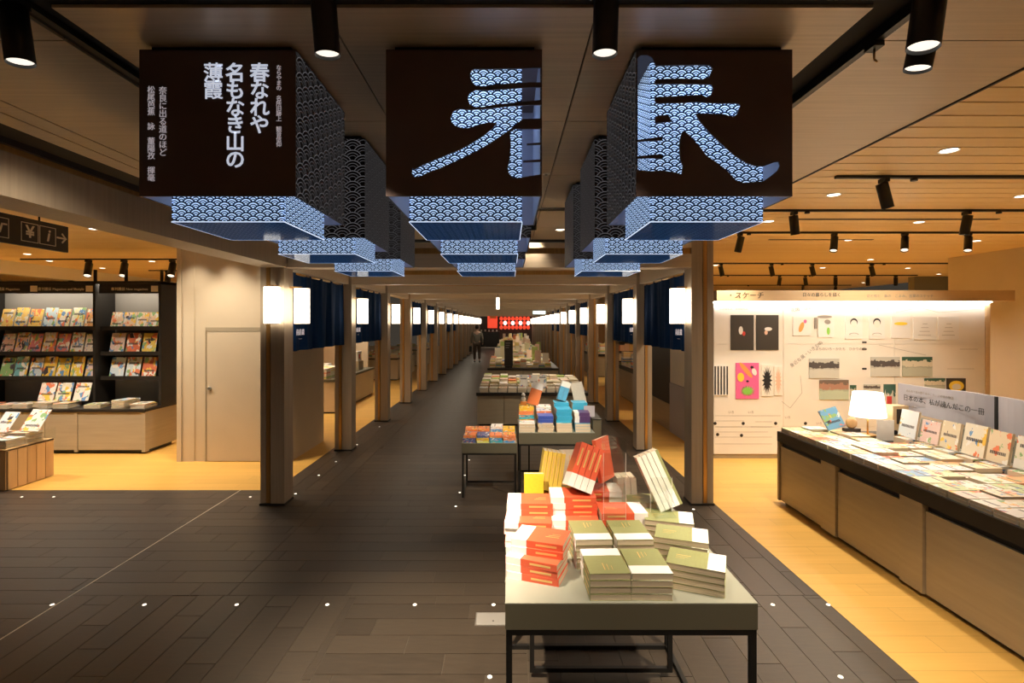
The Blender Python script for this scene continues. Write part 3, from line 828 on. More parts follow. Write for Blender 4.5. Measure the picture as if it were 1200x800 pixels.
def left_lights():
    t = thing('light_track', 'thin black light track on the left oak ceiling', 'light track', (0, 9.07, CEIL), 0, 'ceiling light tracks')
    MB().box(-8.5, -5.6, -.016, .016, -.022, 0).build('rail', 'black', t)
    for i, (x, d) in enumerate(((-7.32, (.25, -.5, -1)), (-6.7, (.2, -.5, -1)), (-5.86, (.15, -.5, -1)))):
        track_spot((x, 9.07, CEIL - .022), d, 1.35, 'black track spotlight above the magazine case, %s from the sign' % ORD[i], 0, 90)
    t = thing('light_track', 'short black light track farther back on the left oak ceiling', 'light track', (0, 11.0, CEIL), 0, 'ceiling light tracks')
    MB().box(-7.6, -5.0, -.016, .016, -.022, 0).build('rail', 'black', t)
    track_spot((-7.2, 11.0, CEIL - .022), (.1, -.4, -1), 1.35, 'black track spotlight on the short rear left track', 0)
    for i, (px, py) in enumerate(((110, 268), (32, 297.5), (58, 305.5), (178, 306), (120, 314))):
        downlight(at_ceiling(px, py), 'round recessed downlight in the left oak ceiling, %s from the front' % ORD[i], 110, 120)
    for i, (x, y, w) in enumerate(((-6.4, 5.9, 130), (-8.2, 6.0, 130), (-5.2, 6.0, 90), (-3.5, 6.1, 60), (-4.4, 10.5, 120), (-3.7, 13.5, 120), (-5.0, 8.6, 60))):
        downlight(Vector((x, y, CEIL)), 'round recessed downlight over the left oak floor, %s of the hidden row' % ORD[i], w * 1.3, 116)
    for i, x in enumerate((-4.05, -3.62, -3.19)):
        downlight(Vector((x, 6.5, CEIL)), 'small wall washing downlight above the flush door, %s from left' % ORD[i], 42, 84)
    for i, (x, y) in enumerate(((-.2, .1), (.9, .2), (1.85, .9))):  # added overhead, out of view, as fill for column and cube fronts
        downlight(Vector((x, y, CEIL)), 'recessed downlight in the champagne ceiling near the viewer, %s' % ORD[i], 26, 130)
    # corridor downlights between the beams
    for k in range(NCOL - 1):
        for j, x in enumerate((-.9, .62)):
            downlight(Vector((x, COLY[k] + 1.1, (2.598 if k >= 1 else CEIL) - .002)), 'small recessed downlight in %s aisle bay, %s side' % (ORD[k], ('left', 'right')[j]), (24, 90)[j], (100, 76)[j])
    for k in range(2, NCOL - 1, 3):
        for s, x in (('left', -3.8), ('right', 4.0)):
            if s == 'right' and COLY[k] > 21 or s == 'left' and COLY[k] > 15: continue
            downlight(Vector((x, COLY[k] + .5, CEIL)), 'round recessed downlight beyond the %s columns near the %s portal' % (s, ORD[k]), 90, 120)
left_lights()
t = thing('pendant_lamp', 'slim white cylinder pendant under the aisle beams', 'pendant lamp', (-.20, 9.7, 2.355))
MB().cyl((0, 0, -.06), (0, 0, 0), .004, n=8).build('cord', 'black', t)
MB().cyl((0, 0, -.29), (0, 0, -.07), .032, n=14).build('shade', 'lampshade', t)
MB().cyl((0, 0, -.07), (0, 0, -.06), .02, n=12).build('cap', 'chrome', t)
for i, (x, y) in enumerate(((.285, 3.93), (-.66, 3.0))):
    t = thing('sprinkler', 'small white ceiling sprinkler rosette, %s from the rear' % ORD[i], 'sprinkler', (x, y, CEIL), 0, 'ceiling sprinklers')
    MB().cyl((0, 0, -.004), (0, 0, .002), .03, n=16).build('plate', 'white', t); MB().cyl((0, 0, -.018), (0, 0, -.004), .010, n=10).build('head', 'chrome', t)
track_spot((.24, 5.14, CEIL), (0, .1, -1), .9, 'black spotlight on the rear slot between the cubes', 190, 80, (.3, 5.9, .6))
exit_s = thing('exit_sign', 'small pale green lit exit sign far down the aisle', 'sign', (1.35, 23.0, 2.19))
MB().box(-.3, .3, -.03, .03, 0, .26).build('housing', 'white', exit_s); MB().box(-.27, .27, -.034, -.03, .03, .23).build('face', glow('exit face', (.75, .95, .9), 1.6), exit_s)
MB().box(-.01, .01, -.01, .01, .26, .41).build('hanger', 'chrome', exit_s)

# ================================================================ BOOKS
BOOKMESH = {}
def book_meshes(w, h, t, band, title):
    key = (round(w, 3), round(h, 3), round(t, 4), band, title)
    if key in BOOKMESH: return BOOKMESH[key]
    c = .0012; x0, x1, y0, y1 = -w / 2, w / 2, -h / 2, h / 2
    cov = MB(); cov.box(x0, x1, y0, y1, 0, c); cov.box(x0, x1, y0, y1, t - c, t); cov.box(x0, x0 + c, y0, y1, c, t - c)
    pg = MB(); pg.box(x0 + c, x1 - .0012, y0 + .0012, y1 - .0012, c, t - c)
    out = {'cover': cov.mesh('book', 'cover'), 'art': None, 'pages': pg.mesh('page_block', 'pages')}
    out['art'] = out['cover'].copy(); out['art'].materials.clear(); out['art'].materials.append(MAT['art'])
    if band:
        e = .0006; k = h * .30
        a, b = (y1 - k, y1 - .001) if band > 0 else (y0 + .001, y0 + k)
        bd = MB(); bd.box(x0, x1 - .001, a, b, -e + .0005, .0005); bd.box(x0, x1 - .001, a, b, t, t + e); bd.box(x0 - e, x0, a, b, 0, t)
        out['band'] = bd.mesh('band', 'band')
    if title:
        tt = MB(); s = 1 if not band else -band
        for q, (u0, u1, v0, v1) in enumerate(((.40, .425, .10, .36), (.50, .515, .14, .36), (.60, .612, .2, .36))):
            ya, yb = sorted((s * h * v0, s * h * v1)); tt.box(x0 + w * u0, x0 + w * u1, ya, yb, t, t + .0004)
        ya, yb = sorted((-s * h * .02 if band else -h * .2, s * h * .38)); st = MB(); st.box(x0 - .0005, x0, ya, yb, t * .36, t * .64); out['spine'] = st.mesh('spine_title', 'gold')
        out['title'] = tt.mesh('title_print', 'gold')
    BOOKMESH[key] = out
    return out
def book(loc, dims, mat, colour, label, band=0, title=0, group=None, rz=0.0, M=None, simple=False):
    ms = book_meshes(dims[0], dims[1], dims[2], band, title)
    o = link('book', ms['art' if mat == 'art' else 'cover'], None, loc, rz)
    if M is not None: o.matrix_world = M
    o.color = tuple(colour) + (1,)
    tag(o, label, 'book', group)
    link('page_block', ms['pages'], o)
    if band: link('band', ms['band'], o)
    if title: link('title_print', ms['title'], o); link('spine_title', ms['spine'], o)
    return o
def pile(x, y, z0, n, dims, rz, mat, colour, desc, band=0, title=0, group=None, jit=.004, rj=2.0):
    """n books lying on each other; desc names the pile, each label adds the place in it"""
    z = z0
    for k in range(n):
        top = n - 1 - k
        place = 'topmost' if top == 0 else 'lowest' if k == 0 else ORD[top] + ' from top'
        lab = desc if n == 1 else '%s, %s' % (desc, place)
        c = colour() if callable(colour) else colour
        book((x + random.uniform(-jit, jit), y + random.uniform(-jit, jit), z), dims, mat, c, lab, band, title, group, R(rz + random.uniform(-rj, rj)))
        z += dims[2] + .0008
    return z
RED = (.74, .115, .05); GREEN = (.29, .30, .125); YEL = (.88, .58, .04); CREAM = (.80, .72, .58)
def spines(base, n, dims, roll, lean, yaw, mat, colour, desc, band=0, title=0, group=None):
    """n books standing side by side, spines to the front, tilted together"""
    base = Vector(base)
    S = Matrix(((0, 0, 1, 0), (1, 0, 0, 0), (0, 1, 0, 0), (0, 0, 0, 1)))
    Rm = Matrix.Rotation(R(yaw), 4, 'Z') @ Matrix.Rotation(R(lean), 4, 'X') @ Matrix.Rotation(R(roll), 4, 'Y') @ S
    for k in range(n):
        off = Rm @ Vector((0, dims[1] / 2, (k - (n - 1) / 2) * (dims[2] + .0025) - dims[2] / 2))
        book((0, 0, 0), dims, mat, colour, '%s, %s from left' % (desc, ORD[k]), band, title, group, M=Matrix.Translation(base + off) @ Rm)
VIVID = [(.08, .30, .62), (.88, .55, .05), (.86, .84, .80), (.05, .42, .55), (.80, .24, .08), (.10, .14, .34), (.80, .78, .20)]
BRIGHTS = [(.86, .80, .70), (.90, .86, .80), (.85, .62, .12), (.75, .20, .10), (.20, .38, .62), (.84, .76, .60), (.55, .64, .34), (.88, .70, .62), (.70, .80, .85), (.9, .84, .5), (.80, .45, .22)]
def bright(): return random.choice(BRIGHTS)
PALE = [(.88, .80, .70), (.86, .84, .80), (.90, .80, .58), (.85, .66, .52), (.78, .82, .84), (.84, .78, .62)]

def frame_table(name, label, x0, x1, y0, y1, z, apron, leg=.022, inner=True, cat='table'):
    t = thing(name, label, cat, ((x0 + x1) / 2, (y0 + y1) / 2, 0))
    hx, hy = (x1 - x0) / 2, (y1 - y0) / 2
    MB().box(-hx, hx, -hy, hy, z - apron, z - .004).build('apron', 'tableedge', t)
    MB().box(-hx, hx, -hy, hy, z - .004, z).build('table_top', 'tabletop', t)
    zl = z - apron - leg
    for sx in (-1, 1):
        for sy in (-1, 1):
            cx, cy = sx * (hx - leg / 2 - .003), sy * (hy - leg / 2 - .003)
            MB().box(cx - leg / 2, cx + leg / 2, cy - leg / 2, cy + leg / 2, 0, zl).build('leg', 'black', t)
        MB().box(sx * (hx - .003) - (leg if sx > 0 else 0), sx * (hx - .003) + (leg if sx < 0 else 0), -hy + leg, hy - leg, 0, leg).build('floor_rail', 'black', t)
    MB().box(-hx + .003, hx - .003, -hy + .003, hy - .003, zl, z - apron).build('upper_frame', 'black', t)
    MB().box(-hx + leg, hx - leg, hy - leg - .003, hy - .003, 0, leg).build('floor_rail', 'black', t)
    if inner:
        MB().box(-hx + .12, hx - .06, hy - .26, hy - .26 + leg, .03, .03 + leg).build('cross_bar', 'black', t)
        for sx in (-hx + .12, hx - .06 - leg): MB().box(sx, sx + leg, hy - .26, hy - .26 + leg, .03 + leg, zl).build('strut', 'black', t)
    return t
# ---------------------------------------------------------------- nearest table
TZ = .80
frame_table('display_table', 'grey green display table on black steel legs holding red and green books', -.012, .892, 1.862, 2.90, TZ, .095)
def near_table():
    g = 'books on the front display table'
    A = (.15, .212, .027); Gd = (.15, .21, .0235)
    # red piles, front left
    z = pile(.118, 2.085, TZ, 3, A, 69, 'cover', RED, 'red book with white band, front pile at the left table corner', +1, 1, g)
    pile(.135, 2.125, z, 2, A, 73, 'cover', RED, 'red book with white band set back upon the front corner pile', +1, 1, g)
    z = pile(.095, 2.40, TZ, 4, A, 86, 'cover', RED, 'red book with white band, left edge pile behind the corner pile', +1, 1, g)
    pile(.10, 2.485, z, 2, A, 88, 'cover', RED, 'red book with white band set back upon the left edge pile', +1, 1, g)
    z = pile(.305, 2.42, TZ, 4, A, 86, 'cover', RED, 'red book with white band, middle pile behind the green books', +1, 1, g)
    z3 = pile(.305, 2.49, z, 3, A, 88, 'cover', RED, 'red book with white band, upper block of the middle red pile', +1, 1, g)
    pile(.46, 2.66, TZ, 6, A, 86, 'cover', RED, 'red book with white band, pile right of the middle red pile', -1, 1, g)
    pile(.53, 2.44, TZ, 5, A, 92, 'cover', RED, 'red book with white band, pile behind the acrylic sheet', -1, 1, g)
    # tilted red block on the piles
    spines((.325, 2.50, z3 + .012), 4, (.15, .212, .0275), 22, -14, 4, 'cover', RED, 'red book standing in the tilted block over the red piles', -1, 1, g)
    book((0, 0, 0), (.15, .212, .02), 'cover', RED, 'single red book leaning behind the tilted red block', 0, 1, g,
         M=Matrix.Translation((.475, 2.66, 1.11)) @ Matrix.Rotation(R(55), 4, 'Z') @ Matrix.Rotation(R(80), 4, 'X'))
    # green piles
    pile(.366, 1.985, TZ, 4, Gd, 1, 'cover', GREEN, 'green book, page edges forward, front middle pile at the table edge', +1, 1, g, .002, 1)
    pile(.522, 1.985, TZ, 4, Gd, -1, 'cover', GREEN, 'green book with its white band forward, pile at the table edge', -1, 1, g, .002, 1)
    pile(.345, 2.225, TZ, 5, Gd, 3, 'cover', GREEN, 'green book, second row pile beside the red corner piles', -1, 1, g, .002, 1)
    pile(.515, 2.225, TZ, 5, Gd, 2, 'cover', GREEN, 'green book with white band forward, second row pile at centre', -1, 1, g, .002, 1)
    pile(.720, 2.00, TZ, 4, Gd, -113, 'cover', GREEN, 'green book turned sideways, pile at the front right corner', +1, 1, g, .002, 1)
    pile(.725, 2.185, TZ, 5, Gd, -110, 'cover', GREEN, 'green book turned sideways, second pile from the front right corner', +1, 1, g, .002, 1)
    pile(.735, 2.38, TZ, 5, Gd, -106, 'cover', GREEN, 'green book turned sideways, third pile along the right table edge', +1, 1, g, .002, 1)
    pile(.70, 2.62, TZ, 5, Gd, -100, 'cover', GREEN, 'green book turned sideways, rear pile along the right table edge', +1, 1, g, .002, 1)
    # pale tilted block right
    spines((.765, 2.50, .925), 4, (.15, .265, .022), -24, -10, -8, 'cover', (.82, .78, .68), 'pale spined book in the tilted block over the right piles', -1, 0, g)
    book((0, 0, 0), (.15, .265, .014), 'cover', GREEN, 'green book closing the right side of the pale tilted block', 0, 0, g,
         M=Matrix.Translation((.765, 2.50, .925)) @ Matrix.Rotation(R(-8), 4, 'Z') @ Matrix.Rotation(R(-10), 4, 'X') @ Matrix.Rotation(R(-24), 4, 'Y') @ Matrix(((0, 0, 1, .047), (1, 0, 0, 0), (0, 1, 0, .1325), (0, 0, 0, 1))))
    spines((.62, 2.74, TZ), 3, (.14, .20, .03), -3, -3, 0, 'cover', (.80, .74, .62), 'pale book standing behind the pale tilted block', 0, 0, g)
    # yellow block at the rear
    zy = pile(.245, 2.80, TZ, 4, (.14, .19, .026), 88, 'cover', YEL, 'yellow book lying in the rear pile', 0, 0, g)
    spines((.215, 2.80, zy + .008), 5, (.14, .20, .021), 9, -6, 0, 'cover', (.85, .60, .10), 'yellow spined book standing on the rear pile', 0, 1, g)
    book((0, 0, 0), (.10, .225, .03), 'cover', YEL, 'plain yellow book standing face out at the rear left', 0, 0, g, M=Matrix.Translation((.130, 2.70, TZ + .115)) @ Matrix.Rotation(R(88), 4, 'X'))
    book((0, 0, 0), (.13, .19, .02), 'cover', CREAM, 'cream book standing face out behind the yellow block', 0, 1, g, M=Matrix.Translation((.345, 2.87, TZ + .21)) @ Matrix.Rotation(R(85), 4, 'X'))
    # acrylic stands
    for loc, h, lab in (((.425, 2.33, TZ + .12), .30, 'clear acrylic sheet stand over the green books'), ((.66, 2.42, TZ + .125), .16, 'small clear acrylic stand at the right red pile')):
        t = thing('acrylic_stand', lab, 'acrylic stand', loc)
        MB().box(0, .10, 0, .003, 0, h, 0).build('upright_sheet', 'acrylic', t); MB().box(0, .10, -.08, 0, 0, .003).build('foot_sheet', 'acrylic', t)
        e = MB(); e.box(.0995, .1005, -.0005, .0035, 0, h); e.box(-.0005, .0005, -.0005, .0035, 0, h); e.build('edge', 'white', t)
    t = thing('acrylic_stand', 'grey tinted acrylic holder behind the tilted red block', 'acrylic stand', (.46, 2.55, 1.0), R(-50))
    MB().box(-.005, .14, 0, .003, 0, .26).build('upright_sheet', 'acrylic', t); MB().box(-.005, .14, -.05, 0, 0, .003).build('foot_sheet', 'acrylic', t)
near_table()
# ---------------------------------------------------------------- low and mid tables
frame_table('low_table', 'low grey table on thin black legs with two rows of colourful books', -.485, .085, 5.38, 5.92, .565, .105, .018, False)
frame_table('book_table', 'steel framed table piled with blue and orange books behind the low table', .11, .92, 5.55, 6.35, .635, .12, .018, True)
def mid_tables():
    g = 'books on the low table'
    for r_ in range(2):
        for c in range(4):
            pile(-.405 + c * .137, 5.49 + r_ * .2, .565, (3, 4)[r_] + (c == 2) * r_, (.185, .128, .024), 90, 'art', lambda: random.choice(VIVID), 'colourful book on low table, %s row, %s pile from aisle' % (('front', 'back')[r_], ORD[c]), 0, 0, g)
    g = 'books on the steel framed table'
    cols = [((.86, .83, .80), 'white'), ((.86, .66, .48), 'orange edged'), ((.80, .66, .50), 'tan'), ((.04, .36, .58), 'blue')]
    for c, (cc, nm) in enumerate(cols):
        z = pile(.20 + c * .200, 5.68, .635, 3, (.165, .20, .030), 0, 'art' if c < 2 else 'cover', cc, '%s book, steel framed table, front %s pile' % (nm, ORD[c]), 0, 0, g)
        if c in (1, 2, 3):
            c2 = [None, (.05, .10, .45), (.05, .42, .70), (.10, .05, .16)][c]
            n2 = ['', 'deep blue', 'sky blue', 'dark plum'][c]
            pile(.20 + c * .200, 5.72, z, (0, 2, 4, 3)[c], (.20, .165, .036), 90, 'cover', c2, '%s book upon %s front pile, steel framed table' % (n2, ORD[c]), +1 if c == 3 else 0, 0, g)
    for c in range(4):
        pile(.20 + c * .200, 5.95, .635, 5 + (c > 1), (.20, .165, .045), 90, 'art' if c < 2 else 'cover', (lambda: random.choice(VIVID)) if c < 2 else (.06, .44, .70), 'book, steel framed table, back row, %s pile' % ORD[c], 0, 0, g)
    S = Matrix.Rotation(R(80), 4, 'X')
    book((0, 0, 0), (.13, .26, .03), 'cover', (.80, .22, .06), 'orange and black book tilted upright on the steel framed table', +1, 0, g, M=Matrix.Translation((.31, 6.02, .99)) @ Matrix.Rotation(R(18), 4, 'Y') @ S)
    spines((.60, 6.0, .915), 2, (.15, .22, .05), 18, -10, 0, 'cover', (.08, .38, .62), 'sky blue and black book leaning upright on the steel framed table', +1, 0, g)
    book((0, 0, 0), (.14, .28, .02), 'cover', (.60, .55, .47), 'tall pale grey book leaning at the rear of the steel framed table', 0, 0, g, M=Matrix.Translation((.82, 6.1, .97)) @ Matrix.Rotation(R(-12), 4, 'Y') @ S)
    t = thing('notice_card', 'grey notice card standing at the right end of the steel framed table', 'card', (.90, 5.80, .76))
    MB().box(-.06, .06, 0, .003, 0, .125).build('card', 'signgrey', t); MB().box(-.02, .02, 0, .04, 0, .004).build('foot', 'chrome', t)
    t = thing('figurine', 'small white figurine on an orange box on the book table', 'figurine', (.17, 5.98, .887))
    b = MB(); b.ball((0, 0, .045), .028, sc=(1, .9, 1.1)); b.ball((0, 0, .095), .022); b.build('body', 'white', t); MB().box(-.035, .035, -.03, .03, -.02, .018).build('plinth', 'orange', t)
    t = thing('plinth_box', 'tall dark plinth at the right end of the steel framed table', 'plinth', (.955, 5.75, 0))
    MB().box(-.03, .06, -.05, .35, 0, .745).build('body', 'tableedge', t); MB().box(-.035, .065, -.055, .355, .745, .755).build('cap', 'darkmetal', t)
mid_tables()
# ---------------------------------------------------------------- islands along the aisle
def stock(x0, x1, y0, y1, z, w, d, hs, seed):
    rnd = random.Random(seed); b = MB()
    y = y0
    while y + d <= y1 + .001:
        x = x0
        while x + w <= x1 + .001:
            z2 = z
            for k in range(rnd.choice(hs)):
                t = rnd.uniform(.02, .032); j = rnd.uniform(-.006, .006)
                b.box(x + .008 + j, x + w - .008 + j, y + .008, y + d - .008, z2, z2 + t); z2 += t + .001
            x += w
        y += d
    return b
def islands():
    spec = [(9.15, 2.2, .585, -.57, 1.40), (14.0, 2.6, .60, -.57, 1.35), (18.2, 2.6, .60, -.55, 1.35), (22.4, 2.6, .62, -.55, 1.3), (26.6, 2.6, .62, -.55, 1.3), (30.8, 2.6, .64, -.5, 1.3), (35.0, 2.2, .64, -.4, 1.3)]
    for i, (y, d, z, x0, x1) in enumerate(spec):
        t = thing('book_island', 'long taupe book island with dark top, %s in the aisle' % ORD[i], 'display island', ((x0 + x1) / 2, y, 0), 0, 'book islands in the aisle')
        hx = (x1 - x0) / 2
        MB().box(-hx + .02, hx - .02, .02, d, .03, z - .055).build('body', 'cabinet', t)
        MB().box(-hx, hx, 0, d + .02, z - .055, z).build('top_slab', 'darkmetal', t)
        MB().box(-hx + .05, hx - .05, .05, d - .03, 0, .03).build('plinth', 'black', t)
        n = 4
        for q in range(n - 1): MB().box(-hx + 2 * hx * (q + 1) / n - .003, -hx + 2 * hx * (q + 1) / n + .003, .015, .021, .05, z - .06).build('seam', 'black', t)
        if i == 0:
            g = 'front books on the first aisle island'
            for c in range(11):
                pile(x0 + .13 + c * .17, y + .16, z, 2, (.15, .205, .038), 0, 'art', lambda: random.choice(PALE), 'pale book on first aisle island, front row, %s pile from left' % ORD[c], 0, 0, g)
            for c in range(11):
                pile(x0 + .13 + c * .17, y + .42, z, 1, (.15, .205, .10), 0, 'art', lambda: random.choice(PALE), 'thick pale book on first aisle island, second row, %s from left' % ORD[c], 0, 0, g)
            b = stock(x0 + .05, x1 - .05, y + .6, y + d, z, .17, .25, (3, 4, 5), 40)
            tag(b.build('book_stock', 'stock'), 'dense rows of books at the back of the first aisle island', 'books', None, 'stuff')
            for c, (x, h) in enumerate(((.02, .22), (.2, .30), (.36, .2))):
                o = book((0, 0, 0), (.15, .21, .03), 'art', (.88, .84, .76), 'white illustrated book standing on first aisle island, %s of three' % ORD[c], 0, 0, 'standing books on the first aisle island', M=Matrix.Translation((x + .25, y + .24, z + .08 + .107)) @ Matrix.Rotation(R(83), 4, 'X'))
        else:
            b = stock(x0 + .04, x1 - .04, y + (.26 if i == 1 else .03), y + d, z, .17, .24, (3, 4, 5, 6, 8), 50 + i)
            rnd = random.Random(i)
            for q in range(7):
                x = rnd.uniform(x0 + .1, x1 - .25); yy = y + rnd.uniform(.4, d - .2); b.box(x, x + .17, yy, yy + .03, z + .1, z + rnd.uniform(.38, .55))
            tag(b.build('book_stock', 'stock'), 'dense piles of books on the %s aisle island' % ORD[i], 'books', None, 'stuff')
    t = thing('sign_board', 'tall black notice board standing on the second aisle island', 'sign', (.0, 14.12, .60))
    MB().box(-.115, .115, 0, .02, .05, .75).build('board', 'poster_black', t); MB().box(-.1, .1, -.04, .08, 0, .05).build('foot', 'darkmetal', t)
    for q in range(3): MB().box(-.08, .05 - q * .02, -.002, 0, .66 - q * .06, .68 - q * .06).build('text_line', 'greyink', t)
    # far end counter and red hangings
    t = thing('service_counter', 'black service counter at the far end of the aisle', 'counter', (-1.45, 38.2, 0))
    MB().box(-.65, .75, 0, .8, .08, 1.15).build('body', 'shelfblack', t); MB().box(-.68, .8, -.05, .85, 1.15, 1.20).build('top', 'darkmetal', t); MB().box(-.65, .75, -.01, 0, 0, .08).build('kick_board', 'chrome', t)
    for q in range(5):
        c = thing('counter_cup', 'white cup on the far service counter, %s from left' % ORD[q], 'cup', (-2.0 + q * .28, 38.3, 1.2), 0, 'cups on the far counter')
        MB().cyl((0, 0, 0), (0, 0, .14), .05, .06, 12).build('body', 'white', c); MB().cyl((0, 0, .14), (0, 0, .15), .062, n=12).build('lid', 'cream', c)
    t = thing('red_banner', 'broad red and orange banner on the far end wall', 'banner', (-1.25, 40.42, 1.45))
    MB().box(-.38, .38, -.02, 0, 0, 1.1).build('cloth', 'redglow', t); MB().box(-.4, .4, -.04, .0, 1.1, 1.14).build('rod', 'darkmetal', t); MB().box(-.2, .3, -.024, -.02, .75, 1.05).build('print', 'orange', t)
    for q in range(8):
        t = thing('paper_lantern', 'red and white paper lantern at the aisle end, %s from left' % ORD[q], 'paper lantern', (-.55 + q * .29, 39.2, 1.35), 0, 'paper lanterns at the aisle end')
        for s in range(3):
            MB().ball((0, 0, .16 + s * .33), .155, n=12, k=8, sc=(.85, .85, 1)).build('globe', 'redglow' if s != 1 or q % 2 == 0 else 'lampshade', t)
        MB().cyl((0, 0, 1.0), (0, 0, 1.25), .008, n=6).build('cord', 'black', t)
islands()
# ---------------------------------------------------------------- right counter
CXF = 2.72
def right_counter():
    y0, y1, x1, zt = .9, 5.25, 3.95, .716
    t = thing('display_counter', 'long taupe counter with drawers and dark top covered with books', 'counter', (0, 0, 0))
    MB().box(CXF + .03, x1, y0, y1 - .01, .06, .60).build('carcass', 'shelfblack', t)
    MB().box(CXF - .012, x1, y0, y1, .62, zt).build('top_slab', 'darkmetal', t)
    MB().box(CXF + .05, x1 - .03, y0, y1 - .04, 0, .06).build('plinth', 'black', t)
    posts = [(5.22, 5.25), (4.32, 4.52), (3.41, 3.61), (2.50, 2.70), (1.59, 1.79)]
    for a, b in posts: MB().box(CXF - .010, CXF + .06, a, b, .03, .62).build('pilaster', 'cabinet', t)
    for (a, _), (_, b) in zip(posts, posts[1:]):
        MB().box(CXF + .006, CXF + .03, b + .010, a - .010, .035, .575).build('drawer', 'cabinet', t)
    rb = thing('back_riser', 'grey green upright board along the back of the long counter', 'riser', (0, 0, 0))
    MB().box(3.72, 3.78, y0, 4.83, zt, .94).build('board', 'cabinetback', rb)
    MB().box(3.715, 3.785, 3.93, 3.94, zt, .94).build('seam', 'black', rb)
    # books lying in rows
    g = 'books lying on the long counter'
    rows = 17; cols = 4
    for r_ in range(rows):
        y = 5.14 - r_ * .152
        for c in range(cols):
            x = CXF + .105 + c * .198
            if c == 3 and r_ < 4: continue
            th = random.choice((.02, .03, .042, .055))
            if c == 0:
                for k in range(2):
                    book((x, y, zt + k * .0225), (.142, .19, .022), 'art', bright(), 'book at the counter edge, %s row from far end, %s' % (ORD[r_], ('below', 'on top')[k]), 0, 0, g, R(-90 + random.uniform(-2, 2)))
            else:
                book((x, y, zt), (.142, .19, th), 'art', bright() if random.random() < .6 else random.choice(PALE), 'flat illustrated book on long counter, %s row from far end, %s from front' % (ORD[r_], ORD[c]), 0, 0, g, R(-90 + random.uniform(-2, 2)))
    # face-out row against the back board
    faces = [(4.66, .20, .24, (.75, .82, .86), 'pale blue striped'), (4.42, .19, .19, (.80, .62, .58), 'pink'), (4.22, .17, .22, (.78, .68, .50), 'tan'), (4.0, .19, .24, (.86, .80, .66), 'landscape'), (3.80, .17, .23, (.84, .70, .50), 'orange hilled'), (3.58, .19, .23, (.86, .80, .66), 'yellow banded'), (3.36, .18, .25, (.88, .70, .56), 'orange framed'), (3.12, .18, .24, (.45, .10, .08), 'dark red'), (2.90, .18, .24, (.84, .8, .7), 'cream'), (2.68, .18, .22, (.6, .7, .75), 'blue grey')]
    for i, (y, w, h, c, nm) in enumerate(faces):
        M = Matrix.Translation((3.60, y, zt + .065 + h / 2)) @ Matrix.Rotation(R(-90), 4, 'Z') @ Matrix.Rotation(R(80), 4, 'X')
        o = book((0, 0, 0), (w, h, .022), 'art', c, '%s picture book standing face out against the counter back board' % nm, -1 if i in (5, 7) else 0, 0, 'picture books standing on the counter', M=M)
        book((3.60, y, zt), (.15, .20, .06), 'art', random.choice(PALE), 'thick book lying beneath the %s picture book' % nm, 0, 0, g, R(90))
    # open-book sign
    s = thing('book_sign', 'lilac grey open book shaped sign with Japanese title on counter back board', 'sign', (0, 0, 0))
    ya, yc, yb = 5.16, 4.20, 3.2
    z0, z1 = .945, 1.21
    def page(a, b, curl):
        mb = MB(); n = 16
        for i in range(n):
            def X(u): return 3.86 - .07 * math.sin(PI * min(1, max(0, u))) * u ** 1.6 + .09 * u ** 9
            u, v = i / n, (i + 1) / n
            pa, pb = a + (b - a) * u, a + (b - a) * v
            xa, xb = X(u), X(v)
            zz = lambda w: .018 * math.sin(PI * w ** 3)
            mb.face([(xa, pa, z0), (xb, pb, z0), (xb, pb, z1 + zz(v)), (xa, pa, z1 + zz(u))], 0, True)
            mb.face([(xa + .02, pa, z0), (xa + .02, pa, z1 + zz(u)), (xb + .02, pb, z1 + zz(v)), (xb + .02, pb, z0)], 0, True)
            mb.face([(xa, pa, z1 + zz(u)), (xb, pb, z1 + zz(v)), (xb + .02, pb, z1 + zz(v)), (xa + .02, pa, z1 + zz(u))])
        return mb
    page(ya, yc, True).build('page', 'signgrey', s); page(yb, yc, True).build('page', 'signgrey', s)
    MB().box(3.93, 3.97, yc - .012, yc + .012, z0, z1).build('spine', 'black', s)
    for yy in (4.95, 4.0, 3.4): MB().box(3.862, 3.88, yy - .01, yy + .01, .717, z0 + .02).build('stand_leg', 'black', s)
    text('日本の本、私が読んだこの一冊', .0615, 'ink', s, (3.822, 4.61, 1.085), (PI / 2, 0, -PI / 2), .001)
    text('みんなで読み継ぐ本のこと、この本の物語', .028, 'greyink', s, (3.824, 4.74, 1.155), (PI / 2, 0, -PI / 2), .001)
    text('本のある暮らし', .022, 'greyink', s, (3.83, 4.95, 1.01), (PI / 2, 0, -PI / 2), .001)
    # lamp, boxes, cards
    t = thing('table_lamp', 'white table lamp with drum shade at the far end of the counter', 'lamp', (3.47, 5.03, zt))
    MB().cyl((0, 0, 0), (0, 0, .018), .07, n=20).build('base', 'brass', t); MB().cyl((0, 0, .018), (0, 0, .22), .008, n=10).build('stem', 'brass', t)
    MB().cyl((0, 0, .19), (0, 0, .42), .155, .125, 28, 0, False, True).build('shade', 'lampshade', t)
    t = thing('pattern_card', 'white speckled pattern card standing under the table lamp', 'card', (3.49, 4.82, zt))
    MB().box(-.08, .08, 0, .006, 0, .19).build('card', 'white', t); MB().box(-.02, .02, .006, .05, 0, .01).build('foot', 'chrome', t)
    t = thing('wood_display', 'pale wooden display box with a dark picture beside the lamp', 'display box', (3.735, 4.97, zt))
    MB().box(-.08, .07, -.02, .10, 0, .30).build('body', 'cornice', t); MB().box(-.045, .03, -.023, -.02, .13, .27).build('picture', 'poster_black', t); MB().cyl((-.06, -.021, .05), (-.06, -.027, .05), .022, n=14).build('badge', 'ink', t)
    t = thing('photo_card', 'portrait photo card with red dress behind the sign edge', 'card', (3.80, 5.19, zt))
